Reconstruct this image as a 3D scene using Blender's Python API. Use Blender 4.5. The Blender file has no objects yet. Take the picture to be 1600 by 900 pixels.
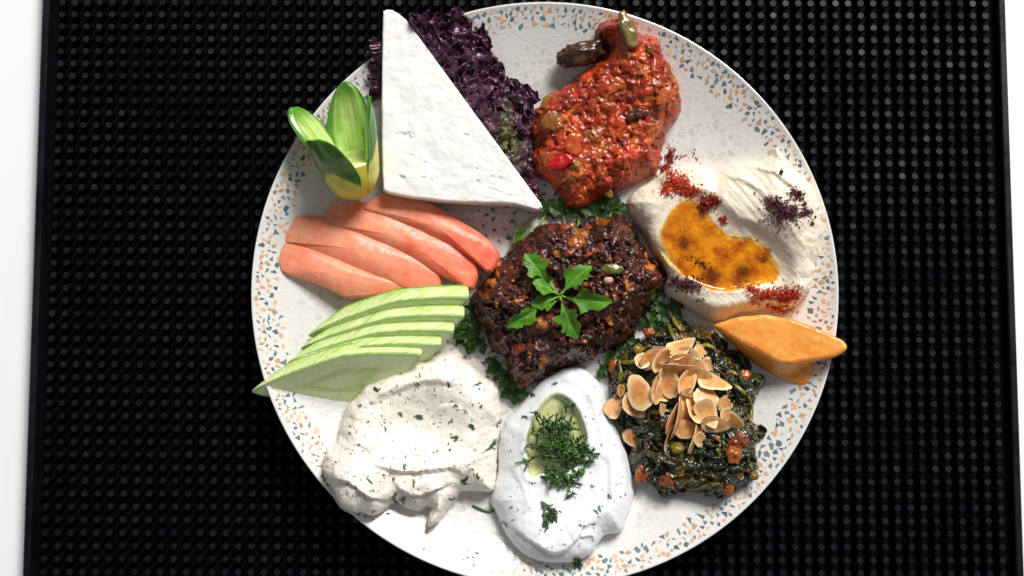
import bpy, bmesh, math, random
import numpy as np
from mathutils import Vector, Matrix, Euler

random.seed(7); RNG = np.random.default_rng(7)
S = bpy.context.scene
COL = S.collection
MM = 0.001
PI = math.pi

# ------------------------------------------------------------------ camera
F_PX = 2000.0                      # focal length in photo pixels (1600 wide)
TILT = math.radians(5.0)           # camera leans a little: it stands south of the plate
RIM_R, RIM_Z = 0.135, 0.031
DEPTH = F_PX * 2 * RIM_R / 919.0
FWD = np.array([0, math.sin(TILT), -math.cos(TILT)])
UPV = np.array([0, math.cos(TILT), math.sin(TILT)])
RGT = np.array([1.0, 0, 0])
CAM = np.array([0, 0, RIM_Z]) - (FWD * DEPTH + RGT * (851.5 - 800) / F_PX * DEPTH + UPV * (450 - 451) / F_PX * DEPTH)
cam_d = bpy.data.cameras.new('camera'); cam = bpy.data.objects.new('camera', cam_d); COL.objects.link(cam)
cam_d.sensor_width = 36; cam_d.lens = 36 * F_PX / 1600; cam_d.clip_start = 0.01; cam_d.clip_end = 20
cam.location = CAM; cam.rotation_euler = (TILT, 0, 0)
cam_d.dof.use_dof = True; cam_d.dof.focus_distance = DEPTH - 0.012; cam_d.dof.aperture_fstop = 11
S.camera = cam

# ------------------------------------------------------------------ light
w = bpy.data.worlds.new('World'); S.world = w; w.use_nodes = True
w.node_tree.nodes['Background'].inputs[0].default_value = (0.93, 0.96, 1.0, 1)
w.node_tree.nodes['Background'].inputs[1].default_value = 0.185
def area(name, loc, target, sx, sy, power, col):
    d = bpy.data.lights.new(name, 'AREA'); d.shape = 'RECTANGLE'; d.size = sx; d.size_y = sy
    d.energy = power; d.color = col
    o = bpy.data.objects.new(name, d); COL.objects.link(o); o.location = loc
    o.rotation_euler = (Vector(target) - Vector(loc)).to_track_quat('-Z', 'Y').to_euler(); return o
area('window_light', (1.15, 2.35, 2.44), (0, 0, 0.02), 1.5, 1.25, 184, (1.0, 0.975, 0.94))
S.view_settings.view_transform = 'Standard'; S.view_settings.look = 'None'
S.view_settings.exposure = 0.0; S.view_settings.gamma = 1.0
S.cycles.use_denoising = True
S.cycles.max_bounces = 8; S.cycles.transparent_max_bounces = 12
S.cycles.caustics_reflective = False; S.cycles.caustics_refractive = False
S.cycles.sample_clamp_indirect = 6

# ------------------------------------------------------------------ numpy helpers
def P(x, y, z):
    """photo pixel -> world point on the horizontal plane z"""
    d = FWD * F_PX + RGT * (x - 800) - UPV * (y - 450)
    return CAM + d * ((z - CAM[2]) / d[2])
def Pplane(x, y, p0, n):
    d = FWD * F_PX + RGT * (x - 800) - UPV * (y - 450)
    return CAM + d * (np.dot(np.asarray(p0) - CAM, n) / np.dot(d, n))
CROP = {0: (1, 0, 0), 1: (2.648, 380, 0), 2: (2.647, 800, 0), 3: (2.195, 960, 210), 4: (3.0, 700, 320),
        5: (2.726, 380, 290), 6: (2.432, 480, 530), 7: (2.571, 740, 550), 8: (2.727, 920, 470), 9: (4.5, 455, 130)}
def px(c, pts):
    s, ox, oy = CROP[c]; return [(ox + u / s, oy + v / s) for u, v in pts]
def _h(ix, iy, iz, s):
    h = (ix * 374761393 + iy * 668265263 + iz * 2147483647 + s * 974634777) & 0xFFFFFFFF
    h = ((h ^ (h >> 13)) * 1274126177) & 0xFFFFFFFF
    h = ((h ^ (h >> 16)) * 2246822519) & 0xFFFFFFFF
    return h ^ (h >> 13)
def noise3(x, y, z, s=0):
    x, y, z = np.broadcast_arrays(np.asarray(x, float), np.asarray(y, float), np.asarray(z, float))
    xi, yi, zi = [np.floor(a).astype(np.int64) for a in (x, y, z)]
    fx, fy, fz = x - xi, y - yi, z - zi
    u, v, q = [f * f * f * (f * (f * 6 - 15) + 10) for f in (fx, fy, fz)]
    r = 0
    for dx in (0, 1):
        for dy in (0, 1):
            for dz in (0, 1):
                hh = _h(xi + dx, yi + dy, zi + dz, s)
                gx = ((hh & 1023) / 511.5 - 1); gy = (((hh >> 10) & 1023) / 511.5 - 1); gz = (((hh >> 20) & 1023) / 511.5 - 1)
                g = gx * (fx - dx) + gy * (fy - dy) + gz * (fz - dz)
                r = r + g * (u if dx else 1 - u) * (v if dy else 1 - v) * (q if dz else 1 - q)
    return r * 1.3
def fbm(x, y, z=0.0, oct=4, s=0, gain=0.5):
    r = 0; a = 1.0; f = 1.0
    for o in range(oct):
        r = r + a * noise3(x * f, y * f, np.asarray(z) * f, s + o * 17); a *= gain; f *= 2.03
    return r
def sstep(a, b, x):
    t = np.clip((x - a) / (b - a), 0, 1); return t * t * (3 - 2 * t)
def resample(pts, n, closed=True, smooth=True):
    p = np.asarray(pts, float); m = len(p)
    if smooth:
        out = []; k = 12
        for i in range(m if closed else m - 1):
            if closed: p0, p1, p2, p3 = p[i - 1], p[i], p[(i + 1) % m], p[(i + 2) % m]
            else: p0, p1, p2, p3 = p[max(i - 1, 0)], p[i], p[i + 1], p[min(i + 2, m - 1)]
            for j in range(k):
                t = j / k
                out.append(0.5 * (2 * p1 + (p2 - p0) * t + (2 * p0 - 5 * p1 + 4 * p2 - p3) * t * t + (3 * p1 - p0 - 3 * p2 + p3) * t ** 3))
        if not closed: out.append(p[-1])
        p = np.array(out)
    q = np.vstack([p, p[:1]]) if closed else p
    L = np.concatenate([[0], np.cumsum(np.linalg.norm(np.diff(q, axis=0), axis=1))])
    t = np.linspace(0, L[-1], n, endpoint=not closed)
    return np.stack([np.interp(t, L, q[:, i]) for i in range(q.shape[1])], 1)
def polydist(X, Y, pts):
    """distance to an open polyline, parameter along it and signed side (+ is left of travel)"""
    D = np.full(X.shape, 1e9); T = np.zeros(X.shape); SD = np.zeros(X.shape); n = len(pts) - 1
    for i in range(n):
        a, b = pts[i], pts[i + 1]; ab = b - a; l2 = (ab ** 2).sum() + 1e-18
        t = np.clip(((X - a[0]) * ab[0] + (Y - a[1]) * ab[1]) / l2, 0, 1)
        dx, dy = X - a[0] - t * ab[0], Y - a[1] - t * ab[1]; d = np.hypot(dx, dy)
        m = d < D; D = np.where(m, d, D); T = np.where(m, (i + t) / n, T); SD = np.where(m, np.sign(ab[0] * dy - ab[1] * dx), SD)
    return D, T, SD
def sdf(X, Y, poly):
    c = np.vstack([poly, poly[:1]]); D, _, _ = polydist(X, Y, c); ins = np.zeros(X.shape, bool)
    for i in range(len(poly)):
        (x0, y0), (x1, y1) = c[i], c[i + 1]
        if y0 == y1: continue
        k = ((y0 > Y) != (y1 > Y)) & (X < (x1 - x0) * (Y - y0) / (y1 - y0) + x0); ins ^= k
    return np.where(ins, D, -D)
def srgb(r, g, b):
    f = lambda c: (c / 255 / 12.92) if c <= 10 else ((c / 255 + 0.055) / 1.055) ** 2.4
    return np.array([f(r), f(g), f(b)])

# ------------------------------------------------------------------ objects
def tag(o, label=None, cat=None, group=None, kind=None):
    if label: o['label'] = label
    if cat: o['category'] = cat
    if group: o['group'] = group
    if kind: o['kind'] = kind
    return o
def thing(name, loc, label, cat, group=None):
    o = bpy.data.objects.new(name, None); COL.objects.link(o); o.location = loc; o.empty_display_size = 0.01
    return tag(o, label, cat, group)
def mk(name, V, Fc, mat, parent=None, cols=None, smooth=True):
    """a mesh object from world-space vertices; its origin goes to the middle of its base"""
    V = np.asarray(V, float)
    org = np.array([(V[:, 0].min() + V[:, 0].max()) / 2, (V[:, 1].min() + V[:, 1].max()) / 2, V[:, 2].min()])
    me = bpy.data.meshes.new(name)
    Fa = np.asarray(Fc) if not isinstance(Fc, np.ndarray) and len({len(f) for f in Fc}) == 1 else Fc
    if isinstance(Fa, np.ndarray):
        n, k = Fa.shape
        me.vertices.add(len(V)); me.vertices.foreach_set('co', (V - org).ravel())
        me.loops.add(n * k); me.loops.foreach_set('vertex_index', Fa.ravel().astype(np.int32))
        me.polygons.add(n); me.polygons.foreach_set('loop_start', np.arange(0, n * k, k, dtype=np.int32))
        me.update(calc_edges=True); me.validate()
    else:
        me.from_pydata((V - org).tolist(), [], [list(f) for f in Fa]); me.update()
    me.polygons.foreach_set('use_smooth', np.full(len(me.polygons), smooth)); me.update()
    if cols is not None:
        at = me.color_attributes.new('Col', 'FLOAT_COLOR', 'POINT')
        c = np.ones((len(V), 4)); c[:, :3] = np.clip(cols, 0, 1); at.data.foreach_set('color', c.ravel())
    me.materials.append(mat)
    o = bpy.data.objects.new(name, me); COL.objects.link(o)
    if parent is not None:
        o.parent = parent; q = parent; off = np.zeros(3)
        while q is not None: off += np.array(q.location); q = q.parent
        o.location = org - off
    else: o.location = org
    return o
class MB:
    def __init__(s): s.V = []; s.F = []; s.C = []; s.n = 0
    def add(s, V, F, c=None):
        V = np.asarray(V, float); s.V.append(V)
        s.F += [tuple(int(i) + s.n for i in f) for f in F]; s.n += len(V)
        s.C.append(np.broadcast_to(np.asarray((1, 1, 1) if c is None else c, float), (len(V), 3)))
    def build(s, name, mat, parent=None, smooth=True):
        return mk(name, np.vstack(s.V), s.F, mat, parent, np.vstack(s.C), smooth)
def gridfaces(nr, nc, wrap=False):
    i = np.arange(nr - 1)[:, None]; j = np.arange(nc if wrap else nc - 1)[None, :]
    a = i * nc + j; b = i * nc + (j + 1) % nc
    return np.stack([a, b, b + nc, a + nc], -1).reshape(-1, 4)
def tube(pts, rad, sides=6, cap=True):
    p = np.asarray(pts, float); n = len(p); rad = np.broadcast_to(rad, (n,)); T = np.gradient(p, axis=0)
    T /= np.linalg.norm(T, axis=1)[:, None] + 1e-12; V = []; ref = np.array([0.31, 0.17, 0.93])
    for i in range(n):
        a = np.cross(T[i], ref); a /= np.linalg.norm(a) + 1e-9; b = np.cross(T[i], a)
        for k in range(sides):
            an = 2 * PI * k / sides; V.append(p[i] + rad[i] * (math.cos(an) * a + math.sin(an) * b))
    Fc = [tuple(f) for f in gridfaces(n, sides, True)]
    if cap: Fc += [tuple(range(sides))[::-1], tuple(range((n - 1) * sides, n * sides))]
    return np.array(V), Fc

# ------------------------------------------------------------------ materials
def mat_base(name):
    m = bpy.data.materials.new(name); m.use_nodes = True
    return m, m.node_tree.nodes, m.node_tree.links, m.node_tree.nodes['Principled BSDF']
def vmat(name, rough=0.4, sss=0.0, sssr=(1, 0.5, 0.3), sscale=0.002, coat=0.0, coatr=0.1, spec=0.5, bump=None, var=0.12, vscale=500, roughvar=0.0, col=None):
    """vertex colour (or plain colour) x fine procedural mottling, with fine relief"""
    m, N, L, b = mat_base(name)
    tc = N.new('ShaderNodeTexCoord')
    nz = N.new('ShaderNodeTexNoise'); nz.inputs['Scale'].default_value = vscale; nz.inputs['Detail'].default_value = 4
    L.new(tc.outputs['Object'], nz.inputs['Vector'])
    mr = N.new('ShaderNodeMapRange'); mr.inputs['From Min'].default_value = 0.25; mr.inputs['From Max'].default_value = 0.75
    mr.inputs['To Min'].default_value = 1 - var; mr.inputs['To Max'].default_value = 1 + var
    L.new(nz.outputs['Fac'], mr.inputs['Value'])
    mx = N.new('ShaderNodeVectorMath'); mx.operation = 'SCALE'
    if col is None:
        at = N.new('ShaderNodeAttribute'); at.attribute_name = 'Col'; L.new(at.outputs['Color'], mx.inputs[0])
    else: mx.inputs[0].default_value = tuple(col)
    L.new(mr.outputs['Result'], mx.inputs['Scale']); L.new(mx.outputs['Vector'], b.inputs['Base Color'])
    b.inputs['Roughness'].default_value = rough; b.inputs['Specular IOR Level'].default_value = spec
    if roughvar:
        r2 = N.new('ShaderNodeMapRange'); r2.inputs['From Min'].default_value = 0.3; r2.inputs['From Max'].default_value = 0.7
        r2.inputs['To Min'].default_value = max(0.02, rough - roughvar); r2.inputs['To Max'].default_value = rough + roughvar
        L.new(nz.outputs['Fac'], r2.inputs['Value']); L.new(r2.outputs['Result'], b.inputs['Roughness'])
    if sss:
        b.inputs['Subsurface Weight'].default_value = sss; b.inputs['Subsurface Radius'].default_value = sssr
        b.inputs['Subsurface Scale'].default_value = sscale
    b.inputs['Coat Weight'].default_value = coat; b.inputs['Coat Roughness'].default_value = coatr
    if bump:
        n2 = N.new('ShaderNodeTexNoise'); n2.inputs['Scale'].default_value = bump[0]; n2.inputs['Detail'].default_value = 5
        L.new(tc.outputs['Object'], n2.inputs['Vector'])
        bp = N.new('ShaderNodeBump'); bp.inputs['Strength'].default_value = bump[1]; bp.inputs['Distance'].default_value = bump[2]
        L.new(n2.outputs['Fac'], bp.inputs['Height']); L.new(bp.outputs['Normal'], b.inputs['Normal'])
        if coat: L.new(bp.outputs['Normal'], b.inputs['Coat Normal'])
    return m
def oil_mat(name, tint):
    m, N, L, b = mat_base(name); N.remove(b)
    tr = N.new('ShaderNodeBsdfTransparent'); tr.inputs[0].default_value = (*tint, 1)
    gl = N.new('ShaderNodeBsdfGlossy'); gl.inputs['Roughness'].default_value = 0.06
    tcx = N.new('ShaderNodeTexCoord'); nzx = N.new('ShaderNodeTexNoise'); nzx.inputs['Scale'].default_value = 120; L.new(tcx.outputs['Object'], nzx.inputs['Vector'])
    bpx = N.new('ShaderNodeBump'); bpx.inputs['Strength'].default_value = .3; bpx.inputs['Distance'].default_value = .002; L.new(nzx.outputs['Fac'], bpx.inputs['Height']); L.new(bpx.outputs['Normal'], gl.inputs['Normal'])
    fr = N.new('ShaderNodeFresnel'); fr.inputs['IOR'].default_value = 1.47
    mx = N.new('ShaderNodeMixShader'); L.new(fr.outputs[0], mx.inputs[0]); L.new(tr.outputs[0], mx.inputs[1]); L.new(gl.outputs[0], mx.inputs[2])
    L.new(mx.outputs[0], N['Material Output'].inputs['Surface']); return m

# ================================================================== SETTING: table
m_table, N, L, b = mat_base('white_table')
b.inputs['Base Color'].default_value = (0.90, 0.91, 0.92, 1); b.inputs['Roughness'].default_value = 0.5
V = [(-0.9, -0.7, 0), (0.9, -0.7, 0), (0.9, 0.7, 0), (-0.9, 0.7, 0), (-0.9, -0.7, -0.03), (0.9, -0.7, -0.03), (0.9, 0.7, -0.03), (-0.9, 0.7, -0.03)]
tag(mk('table', V, [(0, 1, 2, 3), (7, 6, 5, 4), (0, 4, 5, 1), (1, 5, 6, 2), (2, 6, 7, 3), (3, 7, 4, 0)], m_table, smooth=False),
    'smooth white table top under the black rubber mat', 'table', kind='structure')

# ================================================================== bar mat
MAT_Z = 0.009
m_rub = vmat('black_rubber', rough=0.6, spec=0.05, col=(0.0016, 0.0019, 0.0024), var=0.25, vscale=300, bump=(900, 0.2, 0.0003))
m_peg = vmat('peg_rubber', rough=0.41, spec=0.55, col=(0.0034, 0.0046, 0.0070), var=0.3, vscale=110, bump=(1500, 0.12, 0.0002), roughvar=0.05)
def wear(m, lo, hi):
    N, L = m.node_tree.nodes, m.node_tree.links; g = N.new('ShaderNodeNewGeometry'); nz = N.new('ShaderNodeTexNoise'); nz.inputs['Scale'].default_value = 38; nz.inputs['Detail'].default_value = 6; nz.inputs['Roughness'].default_value = .75
    L.new(g.outputs['Position'], nz.inputs['Vector']); r = N.new('ShaderNodeMapRange'); r.inputs['From Min'].default_value = .36; r.inputs['From Max'].default_value = .58; r.inputs['To Min'].default_value = lo; r.inputs['To Max'].default_value = hi
    L.new(nz.outputs['Fac'], r.inputs['Value']); L.new(r.outputs['Result'], N['Principled BSDF'].inputs['Specular IOR Level'])
wear(m_peg, 0.06, 0.36)
ROT = math.radians(0.36)
lt, lb = P(68, 0, MAT_Z), P(34, 900, MAT_Z); rt, rb = P(1573, 0, MAT_Z), P(1597, 900, MAT_Z)
mx0 = (lt[0] + lb[0]) / 2; mx1 = (rt[0] + rb[0]) / 2; myc = (lt[1] + lb[1]) / 2
MW = mx1 - mx0; mxc = (mx0 + mx1) / 2
y_top, y_bot = P(800, -60, MAT_Z)[1], P(800, 960, MAT_Z)[1]
cr, sr = math.cos(-ROT * 0.25), math.sin(-ROT * 0.25)
def matpt(x, y, z): return np.array([mxc + cr * x - sr * y, myc + sr * x + cr * y, z])
bar = thing('bar_mat', (mxc, myc, 0), 'black rubber bar mat covered in small round pegs under the plate', 'mat')
hx = MW / 2; ya, yb = y_bot - myc, y_top - myc
def boxw(mb, x0, x1, y0, y1, z0, z1, bev=0.0):
    v = []
    for z, e in ((z0, 0), (z1 - bev, 0), (z1, bev)):
        for x, y in ((x0 + e, y0 + e), (x1 - e, y0 + e), (x1 - e, y1 - e), (x0 + e, y1 - e)): v.append(matpt(x, y, z))
    f = [(3, 2, 1, 0), (8, 9, 10, 11)]
    for k in (0, 4):
        for i in range(4): f.append((k + i, k + (i + 1) % 4, k + 4 + (i + 1) % 4, k + 4 + i))
    mb.add(v, f)
mb = MB(); boxw(mb, -hx + 0.0035, hx - 0.0035, ya + .0035, yb - .0035, 0.0005, 0.0032); mb.build('base_sheet', m_rub, bar, smooth=False)
for x0, x1, y0, y1 in ((-hx, -hx + .0033, ya, yb), (hx - .0033, hx, ya, yb), (-hx + .0034, hx - .0034, ya, ya + .0033), (-hx + .0034, hx - .0034, yb - .0033, yb)):
    mb = MB(); boxw(mb, x0, x1, y0, y1, 0.0002, MAT_Z + .0004, 0.0005); mb.build('raised_edge', m_peg, bar, smooth=False)
PITCH = 0.00606
pegs = []
nx = int((MW - 0.0150) / PITCH); ny = int((yb - ya - .012) / PITCH)
for j in range(ny + 1):
    for i in range(nx + 1):
        x = (i - nx / 2) * PITCH; y = (j - ny / 2) * PITCH
        p = matpt(x, y, 0)
        if math.hypot(p[0], p[1]) < 0.118: continue
        q = p + np.array([0, 0, MAT_Z]) - CAM; dep = q @ FWD
        sx, sy = 800 + F_PX * (q @ RGT) / dep, 450 - F_PX * (q @ UPV) / dep
        inview = -5 < sx < 1605 and 3 < sy < 897 and math.hypot(sx - 851, sy - 460) > 470
        pegs.append((dep, inview, p))
def peg_mesh(p, r, tx, ty, top, ns=10):
    an = np.arange(ns) * 2 * PI / ns; V = []
    for rr, z in ((r * 1.30, 0.0030), (r * 1.10, top - .0006), (r * 1.04, top - .00010), (r * 0.98, top)):
        for a in an: V.append((p[0] + rr * math.cos(a), p[1] + rr * math.sin(a), p[2] + z + (tx * math.cos(a) + ty * math.sin(a)) * rr * (1 if z > .004 else 0)))
    f = [tuple(q) for q in gridfaces(4, ns, True)] + [tuple(range(3 * ns, 4 * ns))]
    return np.array(V), f
def peg_slots(me):
    for p in me.polygons: p.material_index = 0 if len(p.vertices) > 4 else 1
near = sorted([p for p in pegs if p[1]], key=lambda t: t[0])[:300]; nearid = {id(p) for p in near}
variants = []
for k in range(6):
    V, f = peg_mesh(np.zeros(3), 0.00158, random.gauss(0, .02), random.gauss(0, .02), MAT_Z)
    me = bpy.data.meshes.new('peg'); me.from_pydata(V.tolist(), [], f); me.materials.append(m_peg); me.materials.append(m_rub); peg_slots(me); variants.append(me)
for d, iv, p in near:
    o = bpy.data.objects.new('peg', random.choice(variants)); COL.objects.link(o); o.parent = bar
    o.location = (p[0] - mxc, p[1] - myc, 0); o.rotation_euler = (0, 0, random.uniform(0, 6))
mb = MB()
for t in pegs:
    if id(t) in nearid: continue
    V, f = peg_mesh(t[2], 0.00158 * random.uniform(.96, 1.03), random.gauss(0, .03), random.gauss(0, .03), MAT_Z - abs(random.gauss(0, .0001)), 9)
    mb.add(V, f)
pf = tag(mb.build('peg_field', m_peg, bar, smooth=False), kind='stuff'); pf.data.materials.append(m_rub); peg_slots(pf.data)

# ================================================================== plate
PL0 = MAT_Z + 0.005                       # height of the well
R0, HR = 0.070, RIM_Z - PL0
def zr(r):
    t = np.clip((np.asarray(r, float) - R0) / (RIM_R - R0), 0, 1.05); return PL0 + HR * t ** 2.1
def zp(x, y): return zr(np.hypot(x, y))
def Pp(x, y, h=0.0):
    z = PL0 + h
    for _ in range(6):
        q = P(x, y, z); z = float(zp(q[0], q[1])) + h
    return np.array([q[0], q[1], z])
m_glaze, N, L, b = mat_base('speckled_white_glaze')
tc = N.new('ShaderNodeTexCoord')
vo = N.new('ShaderNodeTexVoronoi'); vo.feature = 'DISTANCE_TO_EDGE'; vo.inputs['Scale'].default_value = 270; vo.inputs['Randomness'].default_value = 1.0
L.new(tc.outputs['Object'], vo.inputs['Vector'])
r1 = N.new('ShaderNodeValToRGB'); r1.color_ramp.elements[0].position = 0.04; r1.color_ramp.elements[1].position = 0.20
r1.color_ramp.elements[0].color = (0.755, 0.745, 0.725, 1); r1.color_ramp.elements[1].color = (0.62, 0.585, 0.545, 1)
L.new(vo.outputs['Distance'], r1.inputs[0])
vc = N.new('ShaderNodeTexVoronoi'); vc.inputs['Scale'].default_value = 270; L.new(tc.outputs['Object'], vc.inputs['Vector'])
mixc = N.new('ShaderNodeMix'); mixc.data_type = 'RGBA'; mixc.inputs['A'].default_value = (0.755, 0.745, 0.725, 1)
sp = N.new('ShaderNodeSeparateColor'); L.new(vc.outputs['Color'], sp.inputs[0])
# the faint terrazzo fades out towards the printed rim
sv = N.new('ShaderNodeSeparateXYZ'); L.new(tc.outputs['Object'], sv.inputs[0])
ln = N.new('ShaderNodeVectorMath'); ln.operation = 'LENGTH'; cx = N.new('ShaderNodeCombineXYZ')
L.new(sv.outputs[0], cx.inputs[0]); L.new(sv.outputs[1], cx.inputs[1]); L.new(cx.outputs[0], ln.inputs[0])
fd = N.new('ShaderNodeMapRange'); fd.inputs['From Min'].default_value = 0.122; fd.inputs['From Max'].default_value = 0.112; L.new(ln.outputs['Value'], fd.inputs['Value'])
mu = N.new('ShaderNodeMath'); mu.operation = 'MULTIPLY'; L.new(sp.outputs[0], mu.inputs[0]); L.new(fd.outputs[0], mu.inputs[1])
L.new(mu.outputs[0], mixc.inputs['Factor']); L.new(r1.outputs[0], mixc.inputs['B']); L.new(mixc.outputs['Result'], b.inputs['Base Color'])
b.inputs['Roughness'].default_value = 0.19; b.inputs['Coat Weight'].default_value = 0.3; b.inputs['Coat Roughness'].default_value = 0.06
nb = N.new('ShaderNodeTexNoise'); nb.inputs['Scale'].default_value = 420; nb.inputs['Detail'].default_value = 3; L.new(tc.outputs['Object'], nb.inputs['Vector'])
bp = N.new('ShaderNodeBump'); bp.inputs['Strength'].default_value = 0.35; bp.inputs['Distance'].default_value = 0.0006
L.new(nb.outputs['Fac'], bp.inputs['Height']); L.new(bp.outputs['Normal'], b.inputs['Normal'])
plate = thing('plate', (0, 0, MAT_Z), 'round white coupe plate with blue and tan terrazzo chips printed round its rim', 'plate')
prof = [(0, PL0)] + [(r, float(zr(r))) for r in np.linspace(0.02, RIM_R - 0.0012, 40)]
prof += [(RIM_R - 0.0003, RIM_Z + 0.00005), (RIM_R, RIM_Z - 0.0009), (RIM_R - 0.0012, RIM_Z - 0.0026)]
prof += [(r, max(float(zr(r)) - 0.0042, MAT_Z + 0.0012)) for r in np.linspace(RIM_R - 0.008, 0.078, 14)] + [(0.074, MAT_Z + 0.0002), (0.066, MAT_Z + 0.0002), (0.062, MAT_Z + 0.0016), (0, MAT_Z + 0.0016)]
NS = 240; V = []
for r, z in prof:
    for k in range(NS):
        a = 2 * PI * k / NS; V.append((r * math.cos(a), r * math.sin(a), z))
# origin of the dish is the plate centre, so the pattern is centred
body = mk('dish', V, gridfaces(len(prof), NS, True)[:, ::-1], m_glaze, plate)
# printed chips: thin glazed transfer that follows the surface
m_chip = vmat('printed_glaze_chips', rough=0.2, coat=0.2, coatr=0.06, var=0.12, vscale=700)
BLUE = [srgb(76, 97, 108), srgb(92, 112, 122), srgb(62, 84, 98), srgb(105, 125, 134)]
TAN = [srgb(222, 172, 124), srgb(208, 160, 118), srgb(230, 184, 142), srgb(196, 150, 112)]
def chips(name, spots):
    mb = MB()
    for x, y, rad, kind, k in spots:
        n = random.choice([3, 3, 4, 4, 5]); th = random.uniform(0, 6.28); st = random.uniform(0.5, 0.95)
        an = sorted([2 * PI * i / n + random.uniform(-.55, .55) * (2 * PI / n) * .8 for i in range(n)])
        pts = []
        for a in an:
            rr = rad * random.uniform(.75, 1.15); u, v = rr * math.cos(a), rr * math.sin(a) * st
            pts.append((x + u * math.cos(th) - v * math.sin(th), y + u * math.sin(th) + v * math.cos(th)))
        ring = []
        for i in range(n):
            a0, a1 = np.array(pts[i]), np.array(pts[(i + 1) % n])
            mid = (a0 + a1) / 2 * 0.93 + np.array([x, y]) * 0.07 if random.random() < .5 else (a0 + a1) / 2
            ring += [a0, mid]
        VV = [(x, y, float(zp(x, y)) + k)] + [(q[0], q[1], float(zp(*q)) + k) for q in ring]
        c = np.array(random.choice(BLUE if kind else TAN)) * random.uniform(.85, 1.15); c = c * .90 + .10 * np.array([.7, .72, .72])
        mb.add(VV, [(0, i + 1, (i + 1) % len(ring) + 1) for i in range(len(ring))], c)
    o = mb.build(name, m_chip, plate); tag(o, kind='stuff'); return o
spots = []
def poisson(n, gen, dmin):
    out = []
    for _ in range(n):
        x, y, r = gen()
        if all((x - a) ** 2 + (y - b_) ** 2 > (dmin * (r + c) / 2) ** 2 for a, b_, c in out): out.append((x, y, r))
    return out
def gen_rim():
    a = random.uniform(0, 2 * PI); q = random.random() ** 0.85
    inner = 0.1236 + 0.0014 * math.sin(a * 9) * math.sin(a * 4 + 1)
    r = inner + (0.1328 - inner) * q; s = 0.0019 - 0.0005 * max(0, (r - .125) / .008)
    return r * math.cos(a), r * math.sin(a), s * random.uniform(.75, 1.15)
for x, y, r in poisson(16000, gen_rim, 1.50):
    spots.append((x, y, r, random.random() < (0.56 if math.hypot(x, y) < .129 else .4), 0.00011))
chips('rim_chips', spots)
def gen_c():
    a = random.uniform(0, 2 * PI); r = random.uniform(0.030, 0.052)
    return r * math.cos(a), r * math.sin(a), random.uniform(.0010, .0018)
chips('well_chips', [(x, y, r, random.random() < .6, 0.00011) for x, y, r in poisson(1500, gen_c, 2.1)])

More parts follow.
